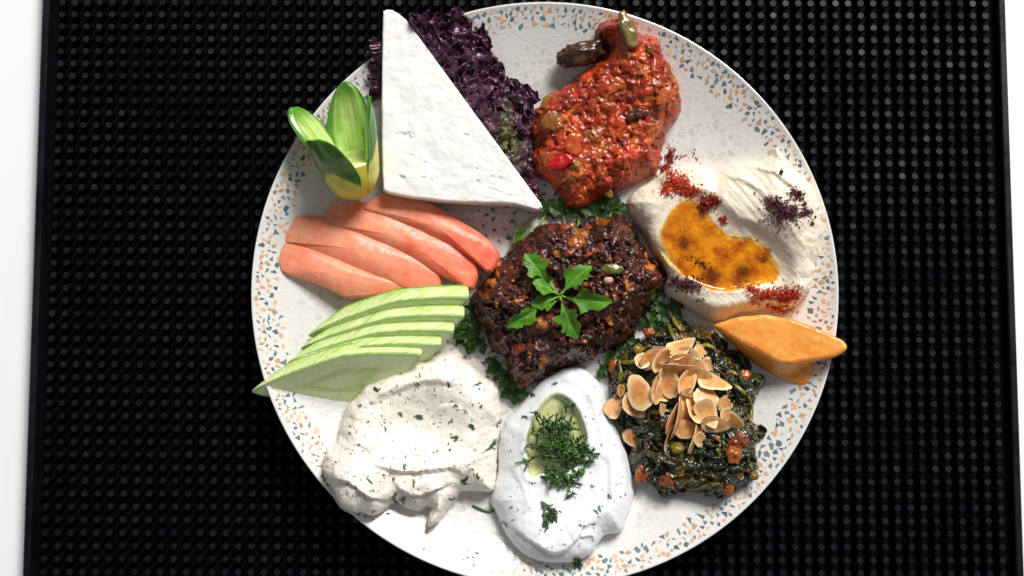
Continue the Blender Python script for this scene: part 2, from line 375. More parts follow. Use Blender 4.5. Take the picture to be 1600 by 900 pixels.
# ================================================================== heightfield mounds
def outline(c, pts, h=0.004, n=160):
    q = np.array([Pp(x, y, h)[:2] for x, y in px(c, pts)]); return resample(q, n)
def line(c, pts, h=0.012, n=30):
    return resample(np.array([Pp(x, y, h)[:2] for x, y in px(c, pts)]), n, closed=False)
class Field:
    def __init__(s, poly, res=0.00032, margin=0.003, warp=0.0008, wf=180, seed=1):
        s.poly = poly; s.res = res
        lo = poly.min(0) - margin; hi = poly.max(0) + margin
        s.x = np.arange(lo[0], hi[0], res); s.y = np.arange(lo[1], hi[1], res); s.X, s.Y = np.meshgrid(s.x, s.y)
        s.d = sdf(s.X, s.Y, poly) + warp * fbm(s.X * wf, s.Y * wf, 0.3, 4, seed)
        s.JX = s.JY = None; s.H = np.zeros_like(s.X); s.C = np.zeros(s.X.shape + (3,)); s.zp = zp(s.X, s.Y)
    def dome(s, Rr, H):
        t = np.clip(s.d / Rr, 0, 1); s.H = H * np.sqrt(np.maximum(0, 1 - (1 - t) ** 2)); return s
    def ridge(s, pts, wd, h):
        D, T, _ = polydist(s.X, s.Y, pts); s.H += h * np.exp(-(D / wd) ** 2) * np.sin(PI * np.clip(T * .96 + .02, 0, 1)) ** .5; return s
    def fold(s, pts, h, fall, sharp=0.0005, side=1, wig=0.0006):
        """a lip: the given side of the line stands h higher and eases away"""
        D, T, SD = polydist(s.X, s.Y, pts); sd = D * SD * side + wig * fbm(s.X * 420, s.Y * 420, 1.7, 3, 5)
        e = np.sin(PI * np.clip(T, 0.0, 1)) ** .6
        s.H += h * e * np.where(sd > 0, np.exp(-sd / fall) * sstep(-sharp, sharp, sd), sstep(-sharp, sharp, sd) * np.exp(-np.abs(sd) / fall)); return s
    def hq(s, x, y):
        i = int(np.clip(round((y - s.y[0]) / s.res), 0, len(s.y) - 1)); j = int(np.clip(round((x - s.x[0]) / s.res), 0, len(s.x) - 1))
        return float(s.zp[i, j] + s.H[i, j])
    def at(s, x, y, h=0.0):
        z = 0.03
        for _ in range(8):
            q = P(x, y, z); z = 0.5 * z + 0.5 * (s.hq(q[0], q[1]) + h)
        return np.array([q[0], q[1], s.hq(q[0], q[1]) + h])
    def normal(s, x, y, e=0.002):
        n = np.array([s.hq(x - e, y) - s.hq(x + e, y), s.hq(x, y - e) - s.hq(x, y + e), 2 * e]); return n / np.linalg.norm(n)
    def splat(s, cx, cy, rx, ry, rz, th, off, col, wob=0.5, power=0.5):
        R = max(rx, ry) * 1.3
        i0, i1 = np.searchsorted(s.y, [cy - R, cy + R]); j0, j1 = np.searchsorted(s.x, [cx - R, cx + R])
        if i1 <= i0 or j1 <= j0: return
        X = s.X[i0:i1, j0:j1] - cx; Y = s.Y[i0:i1, j0:j1] - cy
        u = (X * math.cos(th) + Y * math.sin(th)) / rx; v = (-X * math.sin(th) + Y * math.cos(th)) / ry
        a = np.arctan2(v, u); k = 1 + wob * (np.sin(2 * a + cx * 9e3) * .4 + np.sin(3 * a + cy * 9e3) * .4 + np.sin(5 * a + cx * 5e3) * .3)
        q = (u * u + v * v) / k ** 2
        ic = np.clip(np.searchsorted(s.y, cy), 0, len(s.y) - 1); jc = np.clip(np.searchsorted(s.x, cx), 0, len(s.x) - 1)
        z = s.B[ic, jc] + off + rz * np.maximum(0, 1 - q) ** power
        # lumps follow the slope of the mound beneath them
        z += (s.B[i0:i1, j0:j1] - s.B[ic, jc]) * 0.75
        m = (q < 1) & (z > s.H[i0:i1, j0:j1]) & (s.d[i0:i1, j0:j1] > -0.0015)
        s.H[i0:i1, j0:j1] = np.where(m, z, s.H[i0:i1, j0:j1])
        s.C[i0:i1, j0:j1][m] = col
    def blur(s, n=1, colour=True):
        for _ in range(n):
            for A in ([s.H, s.C] if colour else [s.H]):
                B = A.copy(); B[1:-1, 1:-1] = (A[1:-1, 1:-1] * 4 + A[:-2, 1:-1] + A[2:, 1:-1] + A[1:-1, :-2] + A[1:-1, 2:]) / 8; A[:] = B
    def mesh(s, name, mat, parent=None, edge=True):
        H = s.H
        if edge:
            t = sstep(-0.0006, 0.0012, s.d); H = H * t - 0.0014 * (1 - t)
        s.H = H
        keep = s.d > -0.0010
        kq = keep[:-1, :-1] | keep[1:, :-1] | keep[:-1, 1:] | keep[1:, 1:]
        idx = np.arange(H.size).reshape(H.shape)
        q = np.stack([idx[:-1, :-1][kq], idx[:-1, 1:][kq], idx[1:, 1:][kq], idx[1:, :-1][kq]], 1)
        us, inv = np.unique(q, return_inverse=True)
        V = np.stack([s.X.ravel()[us], s.Y.ravel()[us], (s.zp + H).ravel()[us]], 1)
        if s.JX is not None: V[:, 0] += s.JX.ravel()[us]; V[:, 1] += s.JY.ravel()[us]
        return mk(name, V, inv.reshape(-1, 4), mat, parent, s.C.reshape(-1, 3)[us])
def inpoly_samples(f, n, dmin=0.0):
    out = []; lo, hi = f.poly.min(0), f.poly.max(0)
    while len(out) < n:
        p = RNG.uniform(lo, hi, (n * 3, 2))
        i = np.clip(((p[:, 1] - f.y[0]) / f.res).astype(int), 0, len(f.y) - 1); j = np.clip(((p[:, 0] - f.x[0]) / f.res).astype(int), 0, len(f.x) - 1)
        out += [tuple(q) for q in p[f.d[i, j] > dmin]]
    return out[:n]

# ================================================================== solid slabs with a traced outline
def slab(name, pts, p0, n, thick, mat, parent=None, bev=0.0012, N=140, K=16, amp=0.0, nf=300, seed=3, colf=None, smooth=True, dish=None, sidebulge=0.0, loc2=None):
    """closed solid: outline (world xyz on plane p0,n) extruded by thick along -n, rounded edge, rough surface"""
    n = np.asarray(n, float); n /= np.linalg.norm(n)
    o = resample(np.asarray(pts, float), N, True, smooth); c = o.mean(0)
    if sum(np.dot(n, np.cross(o[i - 1] - c, o[i] - c)) for i in range(N)) > 0: o = o[::-1].copy()
    rows = []; kind = []
    size = np.linalg.norm(o - c, axis=1).mean()
    for k in range(K + 1):
        s = (k / K) ** 0.8; s = min(s, 1)
        rows.append((c + (o - c) * s * (1 - bev / size), 0.0, s, 0))
    for a in (30, 60, 90):
        t = math.radians(a); rows.append((c + (o - c) * (1 - bev / size * (1 - math.sin(t))), bev * (1 - math.cos(t)), 1, 1))
    m = max(3, int(thick / 0.0015))
    for k in range(1, m):
        t = k / m; rows.append((c + (o - c) * (1 + sidebulge / size * math.sin(PI * t)), bev + (thick - 2 * bev) * t, 1, 2))
    for a in (90, 45, 0):
        t = math.radians(a); rows.append((c + (o - c) * (1 - bev / size * (1 - math.sin(t))), thick - bev * (1 - math.cos(t)), 1, 3))
    for s in (0.66, 0.33, 0.0): rows.append((c + (o - c) * s, thick, s, 4))
    V = np.vstack([r[0] - n * r[1] for r in rows]); dep = np.concatenate([np.full(N, r[1]) for r in rows])
    sv = np.concatenate([np.full(N, r[2]) for r in rows]); kd = np.concatenate([np.full(N, r[3]) for r in rows])
    if dish is not None:
        V = V - np.outer(dish(V, sv, kd), n)
    if amp:
        dirv = (V - c) - np.outer((V - c) @ n, n); ll = np.linalg.norm(dirv, axis=1)[:, None] + 1e-9
        nz1 = fbm(V[:, 0] * nf, V[:, 1] * nf, V[:, 2] * nf, 4, seed); nz2 = fbm(V[:, 0] * nf, V[:, 1] * nf, V[:, 2] * nf + 9, 4, seed + 3)
        wgt = np.where(kd == 0, sv ** 6, 1.0)[:, None]
        V = V + np.outer(nz1 * amp * np.where(kd < 2, 1, .3), n) + dirv / ll * (nz2 * amp)[:, None] * wgt
    Fq = gridfaces(len(rows), N, True)
    cols = colf(V, sv, kd, dep) if colf else None
    return mk(name, V, Fq, mat, parent, cols)
def on_plane(c, pts, p0, n): return [Pplane(x, y, p0, n) for x, y in px(c, pts)]

# ================================================================== white cheese
CH_P0 = Pp(700, 220, 0.021); CH_N = np.array([0.03, -0.055, 1.0])
cheese_px = [(598.5, 16), (604, 14), (613, 15), (622, 20), (634, 30), (650, 51), (680, 92), (720, 147), (760, 201), (800, 256), (830, 297), (846, 318), (848, 324), (842, 328), (826, 324), (806, 319), (780, 317.5), (740, 316.5), (690, 314), (640, 308), (606, 301), (599, 297), (597.5, 270), (596.5, 220), (596, 160), (597, 100), (597.5, 50)]
m_cheese = vmat('fresh_white_cheese', rough=0.5, sss=0.5, sssr=(1, .85, .7), sscale=0.0025, var=0.03, vscale=260, bump=(300, 0.12, 0.0006))
def cheese_col(V, sv, kd, dep):
    c = np.tile(np.array([0.90, 0.895, 0.875]), (len(V), 1)); k = sstep(.35, .75, fbm(V[:, 0] * 110, V[:, 1] * 110, V[:, 2] * 110, 3, 9))
    return c * (1 - np.outer(k, [.02, .04, .10]))
def cheese_dish(V, sv, kd):
    x, y = V[:, 0], V[:, 1]
    pit = sstep(.42, .75, fbm(x * 150, y * 150, 0, 3, 21)) * 0.0009
    crack = sstep(.25, .7, fbm(x * 90 + 3, y * 330 + x * 60, 0, 3, 5)) * sstep(.0, .5, fbm(x * 60, y * 60, 2, 2, 8)) * 0.0003
    return (pit + crack + 0.0005 * fbm(x * 70, y * 70, 4, 3, 2)) * (kd == 0)
tag(slab('cheese_wedge', [Pplane(x, y, CH_P0, CH_N) for x, y in cheese_px], CH_P0, CH_N, 0.0135, m_cheese, bev=0.0011, N=420, K=90, amp=0.00017, nf=300,
         colf=cheese_col, dish=cheese_dish, smooth=False), 'large triangular wedge of white cheese with one tip over the plate rim', 'cheese')

# ================================================================== tomato slices
m_tom = vmat('peeled_tomato_flesh', coat=.08, coatr=.2, rough=0.40, sss=0.6, sssr=(1.0, 0.32, 0.18), sscale=0.0040, var=0.07, vscale=520, spec=0.4, roughvar=.10, bump=(480, 0.28, 0.0005))
tdir = np.array([0.37, 0.93])       # up the fan
TOM = [  # (outline in crop 5, visible south edge point, height there above the plate, label)
 ([(135, 300), (134, 245), (158, 230), (200, 232), (300, 262), (400, 300), (500, 345), (600, 382), (690, 415), (715, 440), (650, 457), (560, 466), (450, 471), (410, 458), (300, 408), (180, 372), (150, 340)], (420, 455), 0.0100, 'pale end slice of the tomato fan, lying lowest beside the cucumber slices', 0.0080),
 ([(178, 236), (180, 170), (200, 127), (242, 124), (340, 130), (440, 155), (560, 205), (680, 260), (780, 310), (830, 355), (836, 430), (820, 446), (760, 447), (700, 437), (600, 402), (500, 362), (400, 318), (300, 275), (220, 243)], (480, 352), 0.0105, 'long tomato slice second from the cucumber slices', 0.0062),
 ([(352, 158), (370, 95), (402, 74), (450, 74), (540, 70), (650, 105), (770, 165), (880, 225), (960, 275), (995, 345), (985, 415), (962, 436), (900, 405), (830, 372), (740, 322), (650, 273), (520, 222), (420, 180)], (640, 270), 0.0110, 'broad tomato slice third from the cucumber slices, tucked under the topmost one', 0.0062),
 ([(512, 92), (560, 50), (620, 29), (692, 32), (760, 53), (850, 103), (950, 163), (1030, 216), (1078, 266), (1088, 300), (1068, 340), (1045, 362), (1000, 330), (950, 292), (870, 245), (795, 210), (745, 184), (650, 152), (580, 122)], (870, 245), 0.0115, 'topmost tomato slice of the fan, against the cheese wedge', 0.0062)]
for pts, sp_, h, lab, th in TOM:
    q = px(5, [sp_])[0]; p0 = Pp(q[0], q[1], h); tl = math.tan(math.radians(7)); n = np.array([tdir[0] * tl, tdir[1] * tl, 1.0])
    def tc_(V, sv, kd, dep):
        u = (V[:, 0] * 0.93 - V[:, 1] * .37); v = V[:, 0] * .37 + V[:, 1] * .93
        st = fbm(u * 110, v * 900, 0, 3, 4) * .28 + fbm(u * 60, v * 420, 0, 3, 4) * .30 + fbm(V[:, 0] * 90, V[:, 1] * 90, 1, 4, 6) * .6 + fbm(u * 420, v * 90, 3, 2, 9) * .15
        a, b_, e = srgb(251, 158, 124), srgb(244, 120, 88), srgb(254, 194, 156)
        c = a + np.outer(np.clip(st, 0, 1), b_ - a) + np.outer(np.clip(-st, 0, 1) * .8, e - a)
        # flesh turns redder towards the core end (east)
        k = (sstep(-0.095, -0.025, u) * (.75 + .5 * np.clip(st, -.5, .5)))[:, None]; return c * (1 - k * np.array([.08, .56, .62]))
    tag(slab('tomato_slice', on_plane(5, pts, p0, n), p0, n, th, m_tom, bev=0.0012, N=200, K=40, amp=0.00022, nf=110, colf=tc_, sidebulge=0.0006,
             dish=lambda V, sv, kd: (0.0003 * fbm(V[:, 0] * 60, V[:, 1] * 60, 0, 2, 3) - 0.0030 * (1 - sv ** 2.2)) * (kd == 0)), lab, 'tomato slice', 'fanned tomato slices')

# ================================================================== cucumber slices (leaning, cut on the bias)
m_cuc = vmat('cucumber_flesh', rough=0.24, sss=0.35, sssr=(0.7, 1.0, 0.35), sscale=0.0014, var=0.06, vscale=420, coat=0.25, coatr=0.12, bump=(520, 0.2, 0.0004))
CUC = [  # left tip, right end of each upper edge (photo px), label
 ((473, 500), (735, 462), 'leaning cucumber slice beside the tomato fan'),
 ((462, 521), (728, 491), 'second leaning cucumber slice from the tomato fan'),
 ((442, 543), (712, 515), 'middle cucumber slice of the leaning row of five'),
 ((424, 562), (692, 537), 'fourth leaning cucumber slice from the tomato fan, behind the one showing its face'),
 ((387, 582), (662, 551), 'front cucumber slice showing its whole seeded cut face beside the herb dip')]
def cucumber(left, right, lab, idx, tau, half_b, face):
    zc = PL0 + 0.0145
    pl, pr = P(*left, zc + 0.004), P(*right, zc + 0.004); pl[2] = pr[2] = 0
    c2 = (pl + pr) / 2; ax = (pr - pl); La = np.linalg.norm(ax) / 2; ax /= np.linalg.norm(ax)
    perp = np.array([-ax[1], ax[0], 0]); lean = math.radians(54 if not face else 47)
    n = -perp * math.sin(lean) + np.array([0, 0, math.cos(lean)])      # cut face looks south and up
    up = perp * math.cos(lean) + np.array([0, 0, math.sin(lean)])      # short axis in the face plane
    N = 150; a = np.arange(N) * 2 * PI / N
    ca, sa = np.cos(a), np.sin(a); e = 0.84
    Xo = np.linspace(-1, 1, 60); g = np.clip((Xo + 1) / 1.10, 0, 1) ** .72 * (1 - .30 * np.clip((Xo - .1) / .9, 0, 1) ** 2)
    ol = np.vstack([np.stack([Xo, g], 1), np.stack([Xo[::-1] - .42 * np.clip(Xo[::-1], 0, 1) ** 1.5, -g[::-1]], 1)]); ol = resample(ol, N, True, False)
    for _ in range(5): ol = (ol * 2 + np.roll(ol, 1, 0) + np.roll(ol, -1, 0)) / 4
    X = La * ol[::-1, 0]; Y = half_b * ol[::-1, 1]; a = np.arctan2(ol[::-1, 1], ol[::-1, 0]) % (2 * PI)
    Y_ = half_b * np.sign(sa) * np.abs(sa) ** np.where(ca < 0, 1.5, 1.3)
    skew = 0.0 * Y                                                    # bias cut
    ctr = c2 - perp * (half_b * math.cos(lean) * 0.80)
    base = float(zp(ctr[0], ctr[1])) + half_b * math.sin(lean) * 0.80 + .0005
    ctr = np.array([ctr[0], ctr[1], base])
    o = ctr + np.outer(X + skew, ax) + np.outer(Y, up)
    rows = []; K = 26
    for k in range(K + 1): rows.append((k / K, 0.0, 0))
    for t in np.linspace(0.03, 0.97, 11): rows.append((1 + 0.012 * math.sin(PI * t), t * tau, 1))
    for s_ in (1, .6, .3, 0): rows.append((s_, tau, 2))
    tap = np.clip((X + La) / (.5 * La), .06, 1)[:, None]
    V = np.vstack([ctr + (o - ctr) * s_ - n * t * (tap * s_ + (1 - s_)) for s_, t, kd in rows])
    sv = np.repeat([r[0] for r in rows], N); tv = np.repeat([r[1] for r in rows], N) / tau; kd = np.repeat([r[2] for r in rows], N); av = np.tile(a, len(rows))
    # seeds and core on the face, vertical ribs left by the peeler on the rim
    core = np.exp(-((sv - 0.38) / 0.16) ** 2); seeds = sstep(.1, .6, noise3(np.cos(av) * sv * 9, np.sin(av) * sv * 5, idx, 5)) * np.exp(-((sv - .42) / .2) ** 2)
    V = V + np.outer(np.where(kd == 0, -0.0006 * core - 0.0004 * seeds + 0.00012 * fbm(V[:, 0] * 400, V[:, 1] * 400, V[:, 2] * 400, 3, 2), 0), n)
    rib = fbm(av * 15 + tv * 5.5, tv * .8, idx, 3, 3) * 1.25; V = V + (V - ctr) / (np.linalg.norm(V - ctr, axis=1)[:, None] + 1e-6) * (np.where(kd == 1, rib * 0.00030, 0))[:, None]
    pale, mid, dark, face_c = srgb(222, 234, 172), srgb(170, 202, 100), srgb(72, 130, 22), srgb(220, 234, 176)
    C = np.zeros((len(V), 3))
    gr = sstep(.05, .95, tv + 0.25 * rib)
    fine_ = fbm(av * 70 + tv * 9, tv * 2.5, idx + 3, 2, 8)
    rim = pale + np.outer(np.clip(fine_, -.7, .9) * .45, mid - pale) + np.outer(gr * .55, mid - pale) + np.outer(sstep(.05, .6, rib) * .45, mid - pale) + np.outer(np.exp(-(tv / .09) ** 2) * 1.0, dark - pale) + np.outer(sstep(.82, 1, tv) * .8, dark - pale)
    fc = face_c + np.outer(core * .5, srgb(176, 202, 122) - face_c) + np.outer(seeds * .55, srgb(226, 230, 190) - face_c) + np.outer(sstep(.9, 1.0, sv) * .7, srgb(150, 194, 84) - face_c)
    C = np.where((kd == 1)[:, None], rim, fc)
    tag(mk('cucumber_slice', V, gridfaces(len(rows), N, True)[:, ::-1], m_cuc, None, C), lab, 'cucumber slice', 'row of leaning cucumber slices')
for i, (l, r, lab) in enumerate(CUC): cucumber(l, r, lab, i, 0.0078, 0.0150 if i < 4 else 0.0165, i == 4)

# ================================================================== cucumber tulip
m_skin = vmat('cucumber_skin_and_flesh', rough=0.3, sss=0.3, sssr=(0.6, 1.0, 0.3), sscale=0.002, var=0.10, vscale=330, coat=0.3, coatr=0.12, bump=(420, 0.15, 0.0004))
B0 = Pp(558, 309, 0.0130)
dxy = np.array([-0.16, 1.0, 0]); dxy /= np.linalg.norm(dxy); el = math.radians(34)
ax_ = dxy * math.cos(el) + np.array([0, 0, math.sin(el)])
e1 = np.array([dxy[1], -dxy[0], 0]); et = np.cross(e1, ax_); et = et if et[2] > 0 else -et
tul = thing('cucumber_tulip', (B0[0], B0[1], B0[2] - 0.012), 'green cucumber end carved into a tulip with pointed petals beside the cheese', 'cucumber garnish')
def tpoint(th, v, r, L): return B0 + ax_ * (L * v) + r * (math.cos(th) * e1 + math.sin(th) * et)
def rbody(v): return 0.0130 * math.sqrt(max(0, 1 - (1 - min(v / 0.30, 1)) ** 2)) 
nb_, mrow = 72, 22; V = []; C = []
for i in range(mrow):
    v = 0.0 + 0.40 * i / (mrow - 1) if i < mrow - 1 else 0.34
    rr = rbody(v) if i < mrow - 1 else 0.0
    for k in range(nb_):
        th = 2 * PI * k / nb_; V.append(tpoint(th, v, max(rr, 1e-5), 0.054))
        nn = noise3(th * 1.5, v * 9, 0, 5)
        if i >= mrow - 2: c = srgb(214, 226, 150)
        else: c = srgb(196, 186, 40) * (1 - v * 1.2) + srgb(214, 212, 96) * (v * 1.2) + nn * np.array([.06, .05, .0])
        C.append(c)
mk('base', V, gridfaces(mrow, nb_, True), m_skin, tul, np.array(C))
def petal(th0, half, L, r_tip, curl, twist=0.0, point=0.62, skin0=.0195):
    nu, nv = 25, 40; out = []; cols = []
    for side in (0, 1):
        for i in range(nv):
            tt = i / (nv - 1); sa_ = .004 + (L - .004) * tt; v = sa_ / .054; t2 = max(0, (sa_ - .015) / (L - .015))
            wv = 1.0 if t2 < .15 else max(0.0, 1 - ((t2 - .15) / .85) ** 2.0) ** point
            rr = 0.0132 + (r_tip - 0.0132) * t2 ** 1.3 + curl * math.sin(PI * t2)
            thick = 0.0036 * (1 - t2) + 0.0016
            for j in range(nu):
                u = -1 + 2 * j / (nu - 1); th = th0 + u * half * wv * 0.0132 / max(rr, .009) + twist * t2
                edge = 1 - max(0, abs(u) - .75) / .25 * .85
                r_ = rr - (thick * edge if side else 0) + .0006 * math.sin(t2 * 7 + th0 * 3) * u
                p = tpoint(th, v, r_ if v > .30 else min(r_, rbody(v) - (0.0008 if side else -0.0001)), .054); out.append(p)
                sk = sstep(skin0 - .0012, skin0 + .0012, sa_ - .0045 * math.cos(u * 2.4) + .0014 * float(noise3(u * 3, v * 5, th0, 4)))
                if side == 0:
                    st = float(noise3(u * 7, v * 2, th0, 8)); c = srgb(208, 204, 84) * (1 - sk) + (srgb(44, 104, 12) + (srgb(92, 156, 30) - srgb(44, 104, 12)) * np.clip(st + .25 * t2, 0, 1)) * sk
                else:
                    st = float(fbm(u * 9, v * 2.2, th0, 3, 2)); c = srgb(198, 220, 136) + (srgb(136, 184, 66) - srgb(198, 220, 136)) * np.clip(.30 + st * 1.3, 0, 1)
                    eg = max(sstep(.66, .96, abs(u)), sstep(.66, .96, t2)); c = c + (srgb(74, 142, 16) - c) * eg * .95
                cols.append(c)
    n1 = nu * nv; Fa = [tuple(f) for f in gridfaces(nv, nu)]; Fb = [tuple(n1 + i for i in f[::-1]) for f in Fa]
    for i in range(nv - 1):
        for j in (0, nu - 1):
            a, b_ = i * nu + j, (i + 1) * nu + j; Fb.append((a, b_, b_ + n1, a + n1) if j else (b_, a, a + n1, b_ + n1))
    for i in (0, nv - 1):
        for j in range(nu - 1):
            a, b_ = i * nu + j, i * nu + j + 1; Fb.append((a, b_, b_ + n1, a + n1))
    mk('petal', out, Fa + Fb, m_skin, tul, np.array(cols))
petal(PI * 1.16, 0.90, 0.044, 0.0255, 0.000, 0, 0.50)               # left, shows its pale inside
petal(PI * 1.56, 0.98, 0.051, 0.0165, 0.0010, 0.05, 0.62)           # back
petal(PI * 0.04, 0.78, 0.048, 0.0150, 0.0010, -.10, 0.8, .0235)     # right, seen from its skin side
petal(PI * 0.70, 0.98, 0.037, 0.0190, 0.0012, 0.0, 0.34, .0140)     # front, dark skin towards the camera

# ================================================================== carrot pieces
m_car = vmat('peeled_carrot', rough=0.34, sss=0.5, sssr=(1.0, 0.45, 0.12), sscale=0.0025, var=0.10, vscale=420, coat=0.22, roughvar=.1, bump=(380, 0.3, 0.0005))
def carrot(name, top, bot, lab, ztop, zbot):
    """prism with its own top and bottom outlines (pixels of crop 3, heights above the plate), finely subdivided and rounded"""
    T = [Pp(*px(3, [q])[0], 0) if False else None for q in top]
    A = np.array([P(*px(3, [(u, v)])[0], PL0 + h) for u, v, h in top]); Bt = np.array([P(*px(3, [(u, v)])[0], PL0 + h) for u, v, h in bot])
    bm = bmesh.new(); a = [bm.verts.new(p) for p in A]; b_ = [bm.verts.new(p) for p in Bt]; k = len(a)
    bm.faces.new(a); bm.faces.new(b_[::-1])
    for i in range(k): bm.faces.new((a[i], b_[i], b_[(i + 1) % k], a[(i + 1) % k]))
    bmesh.ops.recalc_face_normals(bm, faces=bm.faces)
    bmesh.ops.bevel(bm, geom=list(bm.edges), offset=0.0022, segments=4, affect='EDGES', profile=0.5)
    bmesh.ops.triangulate(bm, faces=bm.faces)
    for _ in range(5):
        es = [e for e in bm.edges if e.calc_length() > 0.0012]
        if not es: break
        bmesh.ops.subdivide_edges(bm, edges=es, cuts=1)
        bmesh.ops.triangulate(bm, faces=[f for f in bm.faces if len(f.verts) > 3])
    bm.normal_update(); V = np.array([v.co[:] for v in bm.verts]); Nn = np.array([v.normal[:] for v in bm.verts]); Fc = [[v.index for v in f.verts] for f in (bm.verts.index_update(), bm.faces)[1]]
    V = V + Nn * (0.00022 * fbm(V[:, 0] * 70, V[:, 1] * 90, V[:, 2] * 90, 3, 3) + 0.00012 * fbm(V[:, 0] * 500, V[:, 1] * 500, V[:, 2] * 500, 2, 4))[:, None]
    st = fbm((V[:, 0] * .9 - V[:, 1] * .4) * 40, (V[:, 0] * .4 + V[:, 1] * .9) * 300, V[:, 2] * 200, 3, 6)
    c0, c1 = srgb(255, 182, 90), srgb(252, 148, 52); C = c0 + np.outer(np.clip(.4 + st, 0, 1), c1 - c0)
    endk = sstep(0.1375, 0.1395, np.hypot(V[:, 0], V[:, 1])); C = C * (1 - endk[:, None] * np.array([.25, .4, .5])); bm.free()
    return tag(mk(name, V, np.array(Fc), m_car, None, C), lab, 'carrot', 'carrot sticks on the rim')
carrot('carrot_stick', [(330, 652, 17), (420, 622, 18), (520, 613, 20), (610, 628, 22), (700, 664, 25), (795, 708, 28), (806, 736, 28), (760, 766, 27), (690, 776, 25), (600, 782, 23), (545, 776, 21), (430, 712, 18)][::1] and
       [(u, v, h * MM) for u, v, h in [(330, 652, 17), (420, 622, 18), (520, 613, 20), (610, 628, 22), (700, 664, 25), (795, 708, 28), (806, 736, 28), (760, 766, 27), (690, 776, 25), (600, 782, 23), (545, 776, 21), (430, 712, 18)]],
       [(u, v, h * MM) for u, v, h in [(345, 668, 5), (430, 650, 5), (520, 650, 6), (600, 660, 8), (690, 690, 12), (780, 722, 17), (790, 744, 17), (755, 768, 16), (690, 778, 14), (618, 842, 9), (580, 850, 8), (480, 792, 5)]],
       'long pale orange carrot stick beside the hummus, its end over the rim', 0, 0)
carrot('carrot_stick', [(u, v, h * MM) for u, v, h in [(470, 752, 11), (560, 768, 13), (640, 774, 15), (688, 778, 16), (682, 826, 15), (670, 858, 14), (640, 866, 13), (560, 832, 11)]],
       [(u, v, h * MM) for u, v, h in [(474, 756, 4), (560, 772, 5), (638, 778, 7), (680, 782, 8), (674, 826, 8), (664, 854, 7), (638, 860, 6), (560, 828, 5)]],
       'short carrot piece peeping from under the long carrot stick', 0, 0)

# ================================================================== purple lettuce
m_let = vmat('purple_lettuce', rough=0.34, sss=0.12, sssr=(1, .2, .4), sscale=0.001, var=0.25, vscale=420, coat=0.2, coatr=0.15, bump=(600, 0.35, 0.0005))
let = thing('purple_lettuce', tuple(Pp(760, 160, 0.0)), 'frilly dark purple lettuce leaf tucked under the cheese wedge', 'lettuce')
def frill(spine_px, width, amp, f1, f2, z0, z1, lift, seed, side=1, green=0.0):
    sp = resample(np.array([P(x, y, PL0 + .015)[:2] for x, y in spine_px]), 260, closed=False)
    n = len(sp); nt = 18; t = np.linspace(0, 1, nt); s = np.linspace(0, 1, n)
    tg = np.gradient(sp, axis=0); tg /= np.linalg.norm(tg, axis=1)[:, None]; out = np.stack([-tg[:, 1], tg[:, 0]], 1) * side
    L_ = np.linalg.norm(np.diff(sp, axis=0), axis=1).sum(); sl = s * L_ * 1000
    zb = np.maximum(zp(sp[:, 0], sp[:, 1]) + 0.001, 0) + (z0 + (z1 - z0) * s) * MM
    ph1 = 2 * PI * (f1 * sl / 10 + 1.6 * noise3(sl * .12, seed, 0, seed)); ph2 = 2 * PI * (f2 * sl / 10 + 1.8 * noise3(sl * .3, seed, 3, seed)); ph3 = ph2 * 2.13 + seed
    V = np.zeros((nt, n, 3)); C = np.zeros((nt, n, 3))
    jag = 1 + .22 * noise3(sl * .25, 0, seed, 3) + .13 * noise3(sl * 1.1, 0, seed, 4) + .08 * noise3(sl * 2.6, 0, seed, 6)
    for i, tt in enumerate(t):
        W = width * MM * tt * jag; A = amp * MM
        a1, a2, a3 = A * tt ** 1.3, A * .55 * tt ** 2.2, A * .25 * tt ** 3
        up = lift * MM * math.sin(tt * 2.2) + a1 * np.sin(ph1) + a2 * np.sin(ph2) + a3 * np.sin(ph3)
        al = a1 * .8 * np.cos(ph1) + a2 * .9 * np.cos(ph2) + a3 * np.cos(ph3); ou = W + a2 * .7 * np.sin(ph2 + 1.2) + a1 * .3 * np.cos(ph1 * .5)
        V[i, :, :2] = sp + out * ou[:, None] + tg * al[:, None]; V[i, :, 2] = zb + up
        ns = noise3(sl * .2, tt * 3, seed, 7)
        c0 = srgb(52, 20, 40); c1 = srgb(96, 44, 78); c2 = srgb(110, 112, 60)
        c = c0 + np.outer(np.clip(.35 + ns * 1.0, 0, 1), c1 - c0)
        g = np.clip(green * sstep(.75, .1, tt) + green * .35 * ns, 0, 1); C[i] = c + np.outer(g, c2 - c0)
    # stay above the dish
    V[..., 2] = np.maximum(V[..., 2], np.where(np.hypot(V[..., 0], V[..., 1]) < RIM_R + .002, zp(V[..., 0], V[..., 1]) + 0.0006, RIM_Z + .0006))
    mk('leaf_frill', V.reshape(-1, 3), gridfaces(nt, n), m_let, let, C.reshape(-1, 3))
LET_O = np.array([P(x, y, PL0 + .014)[:2] for x, y in px(1, [(690, 150), (705, 92), (735, 84), (770, 76), (830, 92), (850, 66), (885, 60), (940, 88), (950, 135), (1000, 118), (1026, 160), (1030, 230), (1082, 262), (1086, 300), (1130, 320), (1190, 340), (1230, 400), (1200, 470), (1196, 560), (1205, 690), (1235, 800), (1215, 850), (1150, 790), (1050, 650), (930, 490), (810, 310), (730, 200)])])
